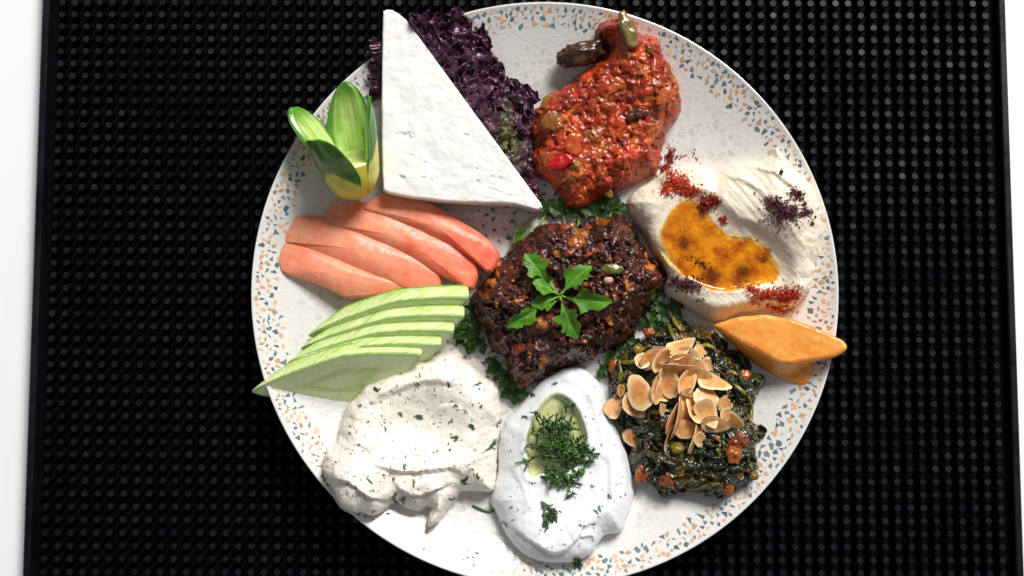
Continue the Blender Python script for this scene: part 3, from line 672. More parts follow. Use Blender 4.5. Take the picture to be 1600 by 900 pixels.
def crumple(seed, lift, shrink, tear):
    """crumpled frilly sheet: a leaf blade thrown into deep irregular ruffles that tighten towards its margin"""
    f = Field(resample(LET_O, 200, True, False), res=0.00040, margin=.004, warp=0.0016, wf=300, seed=seed)
    X, Y, d = f.X, f.Y, f.d - shrink * MM
    e = np.exp(-np.maximum(d, 0) / .006); g = 1 + .6 * e
    w1, w2 = fbm(X * 95, Y * 95, seed, 2, seed), fbm(X * 95, Y * 95, seed + 7, 2, seed + 5)
    Xw, Yw = X + .006 * w1, Y + .006 * w2
    rid = lambda fr, z, s_: 1 - 2.2 * np.abs(noise3(Xw * fr, Yw * fr, z, s_))
    Zr = .0034 * rid(120, seed, seed + 3) * g + .0017 * rid(300, seed + 2, seed + 9) * g + .0007 * rid(650, seed, seed + 1) * e
    LX = .0024 * noise3(X * 150, Y * 150, seed + 20, seed + 2) + .0013 * noise3(X * 380, Y * 380, seed + 22, seed + 4); LY = .0024 * noise3(X * 150, Y * 150, seed + 30, seed + 6) + .0013 * noise3(X * 380, Y * 380, seed + 33, seed + 8)
    Z = f.zp + lift * MM + Zr + .0035 * sstep(0, .012, d)
    Z = np.maximum(Z, np.where(np.hypot(X + LX, Y + LY) < RIM_R + .002, zp(X + LX, Y + LY) + .0005, RIM_Z + .0005))
    keep = (d > 0) & (noise3(X * 120, Y * 120, seed + 50, 9) > -tear)
    kq = keep[:-1, :-1] & keep[1:, :-1] & keep[:-1, 1:] & keep[1:, 1:]; idx = np.arange(X.size).reshape(X.shape)
    q = np.stack([idx[:-1, :-1][kq], idx[:-1, 1:][kq], idx[1:, 1:][kq], idx[1:, :-1][kq]], 1); us, inv = np.unique(q, return_inverse=True)
    V = np.stack([(X + LX).ravel(), (Y + LY).ravel(), Z.ravel()], 1)[us]
    c0, c1, c2 = srgb(54, 22, 42), srgb(118, 62, 98), srgb(118, 124, 72); k = np.clip(.3 + .5 * noise3(X * 110, Y * 110, 3, seed) + .5 * noise3(X * 420, Y * 420, 3, seed), 0, 1)[..., None]
    gp = Pp(*px(1, [(1090, 600)])[0], .008); gk = (np.exp(-(((X - gp[0]) / .007) ** 2 + ((Y - gp[1]) / .016) ** 2)) * np.clip(.5 + 1.2 * noise3(X * 200, Y * 90, 1, seed), 0, 1))[..., None]
    C = c0 + k * (c1 - c0); C = C + gk * (c2 - C)
    mk('leaf_blade', V, inv.reshape(-1, 4), m_let, let, C.reshape(-1, 3)[us])
crumple(5, 1.5, 0.0, .55); crumple(16, 3.6, 0.8, .22); crumple(27, 5.6, 2.6, .12)
frill([(640, 130), (622, 112), (612, 92), (606, 70)], 8, 2.0, .7, 1.9, 4, 3, 1.5, 99, 1, 0)
frill([(600, 78), (601, 96), (600, 120), (602, 150)], 7, 2.2, .8, 2.1, 2, 1, 1.5, 45, -1, 0)

# ================================================================== creamy dips
def cream_mat(name, rough, bump, sscale=0.0022): return vmat(name, rough=rough, sss=0.4, sssr=(1, .8, .6), sscale=sscale, var=0.025, vscale=300, bump=bump, coat=0.12, coatr=0.2)
# --- herb dip
f = Field(outline(6, [(410, 62), (500, 48), (560, 55), (622, 98), (682, 140), (730, 200), (745, 270), (733, 330), (728, 400), (722, 480), (712, 578), (650, 585), (590, 590), (560, 622), (505, 690), (462, 724), (450, 715), (455, 670), (466, 640), (430, 656), (380, 646), (335, 625), (300, 656), (250, 675), (175, 662), (130, 640), (100, 590), (60, 520), (68, 430), (108, 380), (130, 300), (160, 240), (220, 170), (300, 108)]), warp=0.0011, wf=150, seed=4)
f.dome(0.019, 0.0195)
bx_, by_ = Pp(*px(6, [(440, 330)])[0], .012)[:2]
f.H -= 0.0075 * np.exp(-(((f.X - bx_) / .022) ** 2 + ((f.Y - by_) / .0165) ** 2))
f.fold(line(6, [(170, 300), (240, 245), (330, 200), (450, 165), (540, 168), (590, 190)]), 0.0034, 0.009, 0.0022, 1)
f.fold(line(6, [(250, 470), (330, 497), (400, 505), (480, 497), (560, 492), (600, 520)]), 0.0038, 0.010, 0.0014, 1)
f.fold(line(6, [(90, 525), (170, 545), (230, 590), (290, 610), (335, 600)]), 0.0034, 0.007, 0.0007, 1)
f.fold(line(6, [(330, 540), (380, 585), (430, 592), (490, 572), (560, 540)]), 0.0028, 0.006, 0.0006, 1)
f.fold(line(6, [(430, 330), (500, 260), (560, 250), (640, 300)]), 0.0007, 0.006, 0.0009, -1)
f.fold(line(6, [(130, 430), (200, 400), (260, 450)]), 0.0012, 0.005, 0.0007, 1)
f.fold(line(6, [(370, 430), (440, 440), (500, 405)]), 0.0009, 0.003, 0.0004, 1)
f.fold(line(6, [(600, 470), (660, 440), (720, 430)]), 0.0012, 0.005, 0.0007, -1)
f.ridge(line(6, [(560, 560), (520, 630), (462, 715)]), 0.0028, 0.002)
dst = f.d; rough_e = np.exp(-(np.maximum(dst, 0) / .010))
f.H += (0.0004 + 0.0008 * rough_e) * fbm(f.X * 140, f.Y * 140, 0, 4, 12, .45) * sstep(0, .002, dst) + 0.00009 * fbm(f.X * 620, f.Y * 620, 3, 3, 8)
base = np.array([0.85, 0.79, 0.705]); f.C[:] = base
fl = sstep(.42, .62, noise3(f.X * 330, f.Y * 330, 2, 31)) * sstep(.0, .5, noise3(f.X * 90, f.Y * 90, 5, 2)); f.C += fl[..., None] * (srgb(128, 144, 128) - base) * .8
m_dip = cream_mat('herb_cream_dip', 0.42, (900, 0.2, 0.0004))
f.mesh('cream', m_dip)
dip = bpy.data.objects['cream']; dip.name = 'herb_dip'; tag(dip, 'beige creamy dip flecked with herbs, scooped hollow, beside the cucumber slices', 'dip'); F_DIP = f
# --- garlic yogurt
f = Field(outline(7, [(375, 55), (440, 60), (490, 98), (532, 150), (545, 200), (580, 300), (612, 380), (640, 480), (650, 560), (632, 650), (605, 715), (578, 732), (530, 740), (500, 780), (472, 818), (400, 850), (320, 855), (240, 840), (180, 800), (130, 740), (90, 660), (65, 600), (70, 560), (90, 480), (95, 380), (112, 300), (142, 250), (200, 190), (260, 120), (320, 80)]), warp=0.0004, wf=120, seed=6)
f.dome(0.017, 0.0165)
POOL_Y = outline(7, [(340, 176), (382, 198), (420, 250), (444, 320), (445, 375), (420, 420), (400, 460), (350, 482), (290, 480), (232, 497), (222, 450), (218, 360), (238, 285), (268, 222), (308, 184)], 0.012)
dp = sdf(f.X, f.Y, POOL_Y); LV_Y = float(np.median((f.zp + f.H)[np.abs(dp) < .0008])) - .0008; kk = sstep(-.0012, .0016, dp); f.H = f.H * (1 - kk) + (LV_Y - .0030 - f.zp) * kk; f.H += 0.0005 * np.exp(-((dp + .0022) / .0016) ** 2) * sstep(.0, -.01, f.Y - Pp(850, 640, .012)[1] - .03)
f.fold(line(7, [(300, 118), (400, 120), (470, 200), (500, 300), (520, 380), (560, 440)]), 0.0016, 0.006, 0.0022, 1, .0002)
f.fold(line(7, [(400, 700), (470, 650), (540, 610), (545, 520), (540, 440), (480, 400)]), 0.0022, 0.006, 0.0022, -1, .0002)
f.fold(line(7, [(150, 700), (220, 750), (300, 800), (350, 805), (405, 760), (440, 700), (500, 680)]), 0.0030, 0.007, 0.0009, 1)
f.fold(line(7, [(400, 760), (440, 740), (480, 745), (470, 800)]), 0.0018, 0.004, 0.0007, 1)
f.fold(line(7, [(120, 430), (160, 480), (200, 560), (215, 640)]), 0.0009, 0.005, 0.0014, 1)
f.fold(line(7, [(560, 330), (600, 420), (620, 520), (600, 600)]), 0.0012, 0.004, 0.0018, -1, .0002)
f.fold(line(7, [(150, 250), (220, 190), (300, 130)]), 0.0010, 0.004, 0.0010, -1)
f.H += 0.0004 * fbm(f.X * 110, f.Y * 110, 1, 3, 12) * sstep(0, .003, f.d) + 0.00005 * fbm(f.X * 600, f.Y * 600, 3, 2, 8)
base = np.array([0.84, 0.86, 0.87]); f.C[:] = base
fl = sstep(.5, .66, noise3(f.X * 260 + f.Y * 120, f.Y * 500, 2, 41)) * .8; f.C += fl[..., None] * (srgb(140, 158, 158) - base)
f.mesh('garlic_yogurt', vmat('thick_yogurt', rough=0.26, sss=0.45, sssr=(1, .9, .8), sscale=0.002, var=0.02, vscale=200, coat=0.25, coatr=0.12))
tag(bpy.data.objects['garlic_yogurt'], 'glossy white yogurt dip with a pool of oil and chopped dill', 'dip'); F_YOG = f
# --- hummus
f = Field(outline(3, [(40, 240), (60, 200), (108, 165), (150, 132), (200, 112), (300, 105), (345, 122), (400, 96), (480, 90), (525, 72), (548, 40), (566, 52), (580, 78), (605, 112), (652, 150), (692, 200), (715, 260), (722, 330), (704, 420), (684, 500), (670, 552), (622, 590), (560, 608), (500, 610), (420, 622), (370, 640), (320, 640), (270, 612), (220, 582), (172, 552), (163, 520), (172, 480), (140, 420), (100, 350), (60, 292)]), warp=0.0009, wf=140, seed=9)
f.dome(0.022, 0.0180)
POOL_H = outline(3, [(205, 268), (245, 240), (292, 252), (330, 300), (382, 352), (460, 362), (512, 392), (552, 450), (545, 492), (480, 508), (420, 522), (360, 530), (300, 516), (240, 482), (200, 430), (178, 380), (168, 340), (182, 305)], 0.012)
dp = sdf(f.X, f.Y, POOL_H) - .0004; LV_H = float(np.median((f.zp + f.H)[np.abs(dp) < .0008])) - .0020; kk = sstep(-.0150, .0014, dp); f.H = f.H * (1 - kk) + (LV_H - .0016 - f.zp) * kk + 0.0008 * np.exp(-((dp + .0085) / .0022) ** 2)
f.fold(line(3, [(300, 110), (345, 135), (362, 170), (360, 230), (410, 285), (480, 325), (560, 375)]), 0.0014, 0.013, 0.0020, 1)
f.fold(line(3, [(350, 150), (430, 165), (500, 215), (540, 290), (600, 360)]), 0.0013, 0.008, 0.0012, 1)
f.fold(line(3, [(420, 110), (520, 130), (620, 200), (670, 280)]), 0.0016, 0.008, 0.0012, 1)
f.fold(line(3, [(100, 340), (150, 400), (220, 470), (300, 520), (380, 540), (480, 520), (560, 490)]), 0.0018, 0.006, 0.0011, -1)
f.fold(line(3, [(560, 130), (570, 90), (550, 50)]), 0.0014, 0.003, 0.0006, -1)
u = (f.X * .62 - f.Y * .78); v = (f.X * .78 + f.Y * .62)
f.H += (0.00040 * fbm(u * 60, v * 330, 0, 3, 3) * sstep(.0, .008, f.X - Pp(*px(3, [(330, 300)])[0], .012)[0]) + 0.0006 * fbm(f.X * 190, f.Y * 190, 1, 4, 12) * np.exp(-np.maximum(f.d, 0) / .016)) * sstep(0, .003, f.d) * sstep(.004, -.002, dp) + 0.00010 * fbm(f.X * 600, f.Y * 600, 3, 3, 8)
base = np.array([0.86, 0.765, 0.615]); f.C[:] = base
st = sstep(-.0034, .0000, dp + .0024 * fbm(f.X * 260, f.Y * 260, 2, 3, 3)); mott = fbm(f.X * 150, f.Y * 150, 7, 4, 15)
oc = srgb(240, 184, 60) + np.clip(.35 + mott * .9 + .15 * fbm(f.X * 900, f.Y * 900, 2, 2, 4), 0, 1)[..., None] * (srgb(170, 70, 8) - srgb(240, 184, 60))
f.C += st[..., None] * (oc - base)
for (u_, v_, r_) in ((235, 380, 24), (330, 490, 34), (440, 475, 30), (300, 270, 22), (510, 430, 16)):   # paprika soaked into the oil
    q = Pp(*px(3, [(u_, v_)])[0], .012); k = np.exp(-(np.hypot(f.X - q[0], f.Y - q[1]) / (r_ * .000134)) ** 2 * (1 + .8 * fbm(f.X * 400, f.Y * 400, 1, 3, 2))) * st
    f.C += np.clip(k * 1.2, 0, 1)[..., None] * (srgb(110, 28, 4) - f.C) * .95
f.mesh('hummus', cream_mat('hummus_paste', 0.45, (800, 0.22, 0.0004)))
tag(bpy.data.objects['hummus'], 'swirl of pale hummus dusted with red and purple spice, beside the carrot', 'dip'); F_HUM = f
def pool(name, poly, field, z, mat, lab, grow=0.0012):
    """liquid surface that climbs a little where it wets the dip; the hollow of the dip cuts its outline"""
    c = poly.mean(0); size = np.linalg.norm(poly - c, axis=1).mean(); ring = c + (poly - c) * (1 + grow / size); n = len(ring); V = []; K = 26
    for k in range(K + 1):
        t = k / K; edge = max(0, 1 - (1 - t) * size / 0.0022)
        for q in ring: x, y = c + (q - c) * t; V.append((x, y, z + 0.00075 * edge ** 2.2 + 0.00006 * float(noise3(x * 160, y * 160, 0, 3))))
    return tag(mk(name, V, gridfaces(K + 1, n, True)[:, ::-1], mat), lab, 'oil')
pool('olive_oil_pool', POOL_Y, F_YOG, LV_Y, oil_mat('green_olive_oil', (0.87, 0.87, 0.58)), 'pale green olive oil pooled in the yogurt dip under the chopped dill')
pool('olive_oil_pool', POOL_H, F_HUM, LV_H - .0003, oil_mat('amber_oil', (0.93, 0.74, 0.30)), 'amber oil pooled in the hollow of the hummus')

# ================================================================== spice grains
m_pap = vmat('spice_grains', rough=0.6, var=0.3, vscale=900)
ICO = np.array([(1, 0, 0), (-1, 0, 0), (0, 1, 0), (0, -1, 0), (0, 0, 1), (0, 0, -1)], float)
ICF = [(0, 2, 4), (2, 1, 4), (1, 3, 4), (3, 0, 4), (2, 0, 5), (1, 2, 5), (3, 1, 5), (0, 3, 5)]
def grains(name, spots, cols, size, lab, field=F_HUM, cat='spice', jit=1.0):
    mb = MB()
    for (cx_, cy_, sx_, sy_, rot, num, hgt) in spots:
        for _ in range(int(num * 1.9)):
            r = abs(random.gauss(0, .44)); a = random.uniform(0, 6.283); u, v = r * math.cos(a) * sx_, r * math.sin(a) * sy_
            x = cx_ + u * math.cos(rot) - v * math.sin(rot); y = cy_ + u * math.sin(rot) + v * math.cos(rot)
            q = field.at(x, y); s = size * 0.98 * math.exp(random.gauss(0, .45)) * MM
            z = max(field.hq(q[0], q[1]), float(zp(q[0], q[1]))) + s * .3 + hgt * MM * max(0, 1 - r * 1.1) * random.random()
            M = np.array(Euler((random.uniform(0, 6), random.uniform(0, 6), random.uniform(0, 6))).to_matrix())
            mb.add((ICO * np.array([s, s * random.uniform(.5, 1), s * random.uniform(.4, .9)])) @ M.T + np.array([q[0], q[1], z]), ICF, np.array(random.choice(cols)) * random.uniform(.7, 1.3))
    return tag(mb.build(name, m_pap, smooth=False), lab, cat, kind='stuff')
PAP = [srgb(196, 62, 14), srgb(176, 44, 10), srgb(210, 80, 24), srgb(150, 34, 8)]; SUM = [srgb(70, 22, 36), srgb(96, 34, 52), srgb(48, 14, 24), srgb(120, 52, 72)]
def c3(u, v): return px(3, [(u, v)])[0]
grains('paprika', [(*c3(215, 165), 32, 24, .5, 750, 1.6), (*c3(262, 195), 24, 14, .3, 300, 1.2), (*c3(180, 180), 18, 22, .3, 170, .8), (*c3(372, 292), 8, 9, 0, 70, .5)], PAP, 0.34, 'loose orange red paprika sprinkled on the hummus beside the tomato stew')
grains('paprika', [(*c3(318, 235), 22, 17, -.4, 420, 1.4), (*c3(345, 225), 12, 12, 0, 90, 1)], [c * np.array([.62, .5, .5]) for c in PAP], 0.36, 'dark red paprika clump at the upper edge of the amber oil')
grains('paprika', [(*c3(590, 555), 30, 17, -.2, 620, 1.5), (*c3(520, 550), 36, 14, -.25, 420, .9), (*c3(470, 530), 20, 9, .2, 130, .5), (*c3(560, 600), 28, 8, .1, 200, .4)], PAP, 0.34, 'bright paprika sprinkled on the hummus edge beside the carrot')
grains('sumac', [(*c3(590, 265), 40, 22, .1, 620, 1.8), (*c3(550, 235), 26, 15, .3, 230, 1.4), (*c3(625, 205), 16, 12, .3, 150, 1.2), (*c3(660, 270), 16, 10, 0, 90, .9), (*c3(572, 132), 4, 5, 0, 22, .6), (*c3(680, 305), 5, 6, 0, 30, .6), (*c3(560, 300), 50, 30, 0, 60, .1)], SUM, 0.36, 'large pile of dark purple sumac on the hummus')
grains('sumac', [(*c3(250, 515), 34, 18, .1, 480, 1.1), (*c3(205, 500), 14, 12, .1, 110, .8), (*c3(290, 570), 12, 5, 0, 20, .2), (*c3(295, 440), 34, 12, .5, 45, .1)], SUM, 0.30, 'purple sumac scattered on the hummus edge beside the dark patty')
grains('paprika', [(*c3(190, 80), 9, 24, .2, 200, 1.5), (*c3(240, 75), 60, 14, 0, 26, .1), (*c3(170, 120), 14, 10, 0, 90, .8)], [c * np.array([.6, .4, .4]) for c in PAP], 0.33, 'dark red spice fallen on the plate between tomato stew and hummus')

# ================================================================== chunky mounds
def chunky(name, poly, Rr, H, groups, mat, lab, cat, seed, bumps=(), res=0.00030, base_col=(.05, .015, .01), fine=0.0001, blur=1, warp=0.0014, mid=0.0003, crag=0.0007, cvar=.35, expo=1.0):
    f = Field(poly, res=res, warp=warp, wf=150, seed=seed); f.dome(Rr, H); f.H = H * (f.H / H) ** expo
    for pts, wd, h in bumps: f.ridge(pts, wd, h)
    f.H = f.H * (.72 + .28 * sstep(0, .006, f.d)); f.H += 0.0016 * fbm(f.X * 75, f.Y * 75, 0, 3, seed + 2) * sstep(0, .005, f.d); f.B = f.H.copy(); f.H = f.H - 0.0010; f.C[:] = base_col
    items = []
    for num, r0, r1, flat, el, off, cols in groups:
        for (x, y) in inpoly_samples(f, num, 0.0006):
            rx = random.uniform(r0, r1) * MM; items.append((random.random(), x, y, rx, rx * random.uniform(*el), flat * rx * random.uniform(.7, 1.2), random.uniform(0, 3.14), random.gauss(*off) * MM, np.array(random.choice(cols)) * random.uniform(.75, 1.25)))
    for it in items: f.splat(*it[1:])
    f.blur(blur)
    f.H += fine * fbm(f.X * 900, f.Y * 900, 3, 3, 5) + mid * fbm(f.X * 330, f.Y * 330, 5, 3, 8)
    k = 230.; zz = (f.zp + f.H) * 300
    f.JX = crag * (fbm(f.X * k, f.Y * k, zz, 3, 61) ); f.JY = crag * (fbm(f.X * k, f.Y * k, zz, 3, 67))
    f.C *= (1 + cvar * fbm(f.X * 140, f.Y * 140, 2, 3, 71))[..., None]
    o = f.mesh(name, mat); tag(o, lab, cat); return f
m_meat = vmat('sticky_dark_relish', rough=0.36, spec=0.35, coat=0.40, coatr=0.07, var=0.35, vscale=420, bump=(900, 0.4, 0.0006), roughvar=0.1, sss=0.08, sssr=(1, .3, .1), sscale=0.001)
DK = [srgb(56, 26, 21), srgb(76, 33, 25), srgb(46, 21, 19), srgb(88, 42, 28), srgb(66, 25, 22), srgb(98, 44, 26)]
OR_ = [srgb(156, 86, 30), srgb(150, 64, 28), srgb(170, 104, 44)]
F_MEAT = chunky('walnut_relish', outline(4, [(100, 430), (150, 380), (200, 310), (222, 258), (290, 192), (360, 152), (400, 95), (470, 76), (560, 92), (650, 86), (720, 60), (800, 42), (850, 70), (900, 120), (930, 220), (1000, 270), (1030, 330), (1020, 400), (975, 470), (905, 540), (868, 610), (800, 660), (710, 700), (640, 742), (560, 765), (480, 800), (400, 842), (345, 850), (292, 822), (262, 722), (200, 682), (182, 600), (130, 540)], .006), 0.018, 0.0250,
    [(620, 1.2, 3.0, .55, (.5, 1), (-.3, .8), DK), (800, .6, 1.5, .75, (.5, 1), (.2, .6), DK), (90, 2.0, 3.6, .6, (.5, 1), (.2, .5), OR_ + DK), (60, .9, 1.6, .8, (.5, 1), (.6, .3), OR_),
     (22, 1.0, 2.2, .5, (.4, .9), (.5, .3), [srgb(70, 82, 30), srgb(54, 70, 24)]), (30, .8, 1.4, .6, (.5, 1), (.6, .3), [srgb(176, 132, 104), srgb(150, 100, 80)]), (500, .4, .8, 1, (.7, 1), (.6, .5), DK + [srgb(40, 18, 20)])],
    m_meat, 'glossy dark brown chunky relish patty in the middle of the plate', 'relish', 3, base_col=srgb(44, 20, 16),
    bumps=[(line(4, [(240, 620), (420, 640), (600, 610), (780, 520)]), .004, -.0045), (line(4, [(300, 230), (500, 200), (800, 150)]), .011, .002), (line(4, [(230, 720), (400, 760)]), .007, -.002)], mid=.0006, expo=1.35, crag=.0011, warp=.0024)
m_stew = vmat('oily_tomato_stew', rough=0.34, coat=0.24, coatr=0.09, var=0.18, vscale=300, bump=(500, 0.3, 0.0005), sss=0.25, sssr=(1, .25, .1), sscale=0.0018, roughvar=0.08)
RD = [srgb(178, 62, 26), srgb(164, 50, 22), srgb(186, 74, 32), srgb(148, 42, 20), srgb(180, 88, 36), srgb(170, 54, 28), srgb(158, 68, 28)]
F_STEW = chunky('tomato_stew', outline(2, [(285, 300), (320, 262), (370, 240), (400, 200), (350, 150), (345, 110), (420, 64), (470, 58), (520, 100), (545, 145), (600, 150), (630, 182), (635, 240), (680, 300), (705, 380), (700, 440), (690, 490), (660, 520), (640, 570), (622, 640), (600, 700), (540, 750), (460, 790), (400, 812), (340, 832), (280, 870), (222, 850), (190, 800), (150, 750), (100, 730), (76, 680), (82, 600), (76, 500), (110, 430), (150, 382), (220, 345)], .005), 0.017, 0.0165,
    [(260, 1.8, 4.6, .40, (.5, 1), (-.2, .8), RD), (700, .7, 1.9, .45, (.5, 1), (-.1, .5), RD), (60, 2.6, 5.4, .30, (.4, .8), (.3, .4), RD + [srgb(176, 92, 34)]), (40, 1.2, 2.4, .5, (.4, .8), (.5, .3), [srgb(190, 110, 36), srgb(176, 96, 30)]),
     (260, .4, .9, .9, (.7, 1), (.2, .4), RD), (14, 1.4, 2.8, .4, (.4, .8), (.4, .3), [srgb(130, 106, 34), srgb(116, 92, 30)])],
    m_stew, 'chunky red tomato stew mound with peppers, between lettuce and hummus', 'stew', 8, base_col=srgb(120, 40, 20), blur=3, mid=0.0008, crag=.0011)
m_green = vmat('oily_cooked_greens', rough=0.28, coat=0.35, coatr=0.10, var=0.4, vscale=500, bump=(700, 0.35, 0.0006), roughvar=0.08)
GD = [srgb(30, 38, 20), srgb(44, 52, 24), srgb(24, 32, 20), srgb(58, 62, 28), srgb(34, 44, 26), srgb(74, 60, 26)]; GO = [srgb(110, 100, 30), srgb(128, 112, 36), srgb(92, 88, 28)]; GR = [srgb(140, 66, 24), srgb(156, 84, 34), srgb(120, 50, 22), srgb(160, 100, 40)]
F_GRN = chunky('cooked_greens', outline(8, [(92, 280), (130, 212), (230, 152), (300, 102), (350, 62), (420, 90), (520, 120), (572, 180), (652, 260), (758, 340), (722, 398), (700, 425), (692, 500), (742, 540), (738, 590), (708, 622), (716, 690), (728, 722), (700, 770), (640, 802), (622, 846), (560, 842), (450, 812), (395, 810), (370, 832), (312, 828), (270, 790), (210, 758), (162, 690), (172, 620), (150, 540), (112, 500), (92, 400)], .005), 0.014, 0.0125,
    [(360, 2.5, 5.5, .24, (.22, .5), (.0, .7), GD), (420, 1.0, 2.6, .5, (.3, .7), (.2, .6), GD), (130, .8, 2.0, .6, (.5, 1), (.5, .5), GR + GO), (330, .5, 1.1, .9, (.6, 1), (.6, .4), GR + GO), (46, 2.2, 4.6, .25, (.16, .3), (.7, .4), GO), (140, 1.4, 3.0, .3, (.2, .45), (.7, .4), GD)],
    m_green, 'dark wilted cooked greens under the flaked almonds', 'cooked greens', 12, base_col=srgb(16, 20, 14), blur=1, warp=.002)

# ================================================================== leaf builder (parsley, greens)
m_leaf = vmat('parsley_leaf', rough=0.46, spec=.35, sss=0.2, sssr=(.4, 1, .2), sscale=0.0008, var=0.16, vscale=420, bump=(650, 0.3, 0.0004))
def leaflet(L_, W_, lobes, seed, fold=.25, bend=.3, cup=0.0, teeth=3):
    """one deeply cut flat-leaf parsley leaflet along +x: two skins 0.25 mm apart"""
    r = random.Random(seed)
    half = [(0, .03), (.14, .07), (.26, .20), (.30, .40), (.36, .50), (.42, .40), (.48, .46), (.53, .33), (.60, .32), (.68, .39), (.74, .32), (.80, .32), (.83, .20), (.90, .18), (.94, .10)]
    if lobes == 2: half = [(0, .03), (.2, .18), (.4, .42), (.52, .44), (.6, .34), (.72, .36), (.82, .2), (.92, .14)]
    o = [(x + r.uniform(-.025, .025), y * r.uniform(.8, 1.2)) for x, y in half] + [(1.0, 0)] + [(x + r.uniform(-.025, .025), -y * r.uniform(.8, 1.2)) for x, y in half[::-1]]
    o = resample(np.array(o), 84, True, False); ctr = np.array([.46, 0]); A = []; C = []; K = 9
    for k in range(K + 1):
        for q in ctr + (o - ctr) * (k / K):
            t, u = q[0], q[1] * 2
            z = fold * abs(q[1]) * W_ + bend * L_ * (t - t * t * 1.2) + .06 * W_ * math.sin(t * 11 + seed + u * 3) * abs(u) - cup * L_ * t * t
            A.append((t * L_, q[1] * W_, z)); v = .5 + .6 * float(noise3(t * 5, u * 2, seed, 3))
            vein = math.exp(-(u / .07) ** 2) + .5 * math.exp(-((math.sin((t - abs(u) * .45) * 22)) / .22) ** 2) * (abs(u) < .8)
            c = srgb(44, 98, 16) + (srgb(100, 156, 36) - srgb(44, 98, 16)) * v; C.append(c + (srgb(128, 178, 70) - c) * min(1, vein) * .55)
    A = np.array(A); C = np.array(C); n = len(A); Fa = [tuple(q) for q in gridfaces(K + 1, 84, True)]
    return np.vstack([A, A - np.array([0, 0, .00025])]), Fa + [tuple(n + i for i in q[::-1]) for q in Fa], np.vstack([C, C])
def place(V, loc, yaw, pitch=0.0, roll=0.0):
    M = np.array((Matrix.Rotation(yaw, 3, 'Z') @ Matrix.Rotation(-pitch, 3, 'Y') @ Matrix.Rotation(roll, 3, 'X'))); return V @ M.T + np.asarray(loc)
def ang(p, q): return math.atan2(-(q[1] - p[1]), q[0] - p[0])
# parsley sprig on the relish
hub = F_MEAT.at(874, 462, 0.0035)
spr = thing('parsley_sprig', tuple(hub - np.array([0, 0, .0035])), 'fresh bright green parsley sprig laid on the dark relish', 'parsley')
PL = [((852, 436), (820, 396), 24, .35, .1), ((868, 456), (832, 440), 24, .25, .5), ((858, 452), (838, 420), 22, .3, -.4), ((880, 456), (923, 414), 24, .40, -.5), ((884, 464), (958, 474), 23, .12, .35), ((878, 472), (902, 530), 24, .05, .4), ((872, 468), (830, 476), 22, .25, .4), ((846, 478), (792, 512), 19, .05, -.4)]
for k, (a, b_, wd, pit, rl) in enumerate(PL):
    A = P(*a, hub[2]); B_ = P(*b_, hub[2]); L_ = np.linalg.norm(B_ - A)
    V, Fc, C = leaflet(L_, wd * 0.00050, [3, 2, 3, 3, 3, 3, 2, 3][k], 40 + k, fold=.35, bend=.16, cup=.06)
    z = max(F_MEAT.hq(A[0], A[1]), F_MEAT.hq((A[0] + B_[0]) / 2, (A[1] + B_[1]) / 2)) + .0022
    mk('leaflet', place(V, (A[0], A[1], z), math.atan2(B_[1] - A[1], B_[0] - A[0]), pit * .5, rl), Fc, m_leaf, spr, C)
    pts = resample(np.array([hub + np.array([0, 0, -.0006]), (hub + np.array([A[0], A[1], z])) / 2 + np.array([0, 0, .0008]), np.array([A[0], A[1], z])]), 8, closed=False)
    Vt, Ft = tube(pts, 0.00045, 6); mk('stem', Vt, Ft, m_leaf, spr, np.tile(srgb(126, 168, 60), (len(Vt), 1)))
# parsley bed that peeps out round the relish
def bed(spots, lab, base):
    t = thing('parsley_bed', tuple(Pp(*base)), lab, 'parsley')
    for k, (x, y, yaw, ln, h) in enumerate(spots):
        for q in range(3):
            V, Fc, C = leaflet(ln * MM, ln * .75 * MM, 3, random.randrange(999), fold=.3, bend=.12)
            p = Pp(x, y, h * MM + .0006 * q); mk('leaflet', place(V, p, math.radians(yaw + (q - 1) * 48), .06), Fc, m_leaf, t, C * np.array([.20, .24, .24]))  # leaflet colour darkened to paint in the shade round the relish
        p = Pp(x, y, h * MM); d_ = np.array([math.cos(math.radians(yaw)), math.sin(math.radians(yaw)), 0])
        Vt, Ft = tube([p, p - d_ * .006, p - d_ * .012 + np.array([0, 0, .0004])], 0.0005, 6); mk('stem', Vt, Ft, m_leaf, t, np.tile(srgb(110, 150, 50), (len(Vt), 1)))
bed([(738, 508, 215, 11, 2), (742, 524, 250, 10, 1.2), (752, 500, 190, 11, 3)], 'parsley leaves tinted dark as if shaded, on the plate between cucumber tips and relish', (740, 515, 0))
bed([(782, 568, 215, 8, 1.5), (796, 585, 235, 8, 2), (806, 604, 265, 9, 1.2)], 'parsley leaves tinted dark as if shaded, on the plate between herb dip and relish', (790, 590, 0))
bed([(852, 336, 60, 9, 2), (880, 336, 100, 9, 2), (905, 340, 80, 9, 2), (932, 338, 100, 10, 2), (955, 332, 70, 9, 2)], 'parsley leaves tinted dark as if shaded, between tomato stew and relish', (880, 338, 0))
bed([(1040, 478, -40, 10, 2), (1020, 485, -80, 10, 2), (1046, 496, -100, 10, 1.5), (975, 532, -60, 9, 2), (965, 545, -70, 10, 2), (952, 568, -80, 9, 1.5), (1012, 470, -30, 9, 3)], 'parsley leaves tinted dark as if shaded, between relish and cooked greens', (1000, 510, 0))
t = thing('cress_sprig', tuple(Pp(804, 378, 0)), 'thin pale green forked stem beside the tomato slices and relish', 'herb stem')
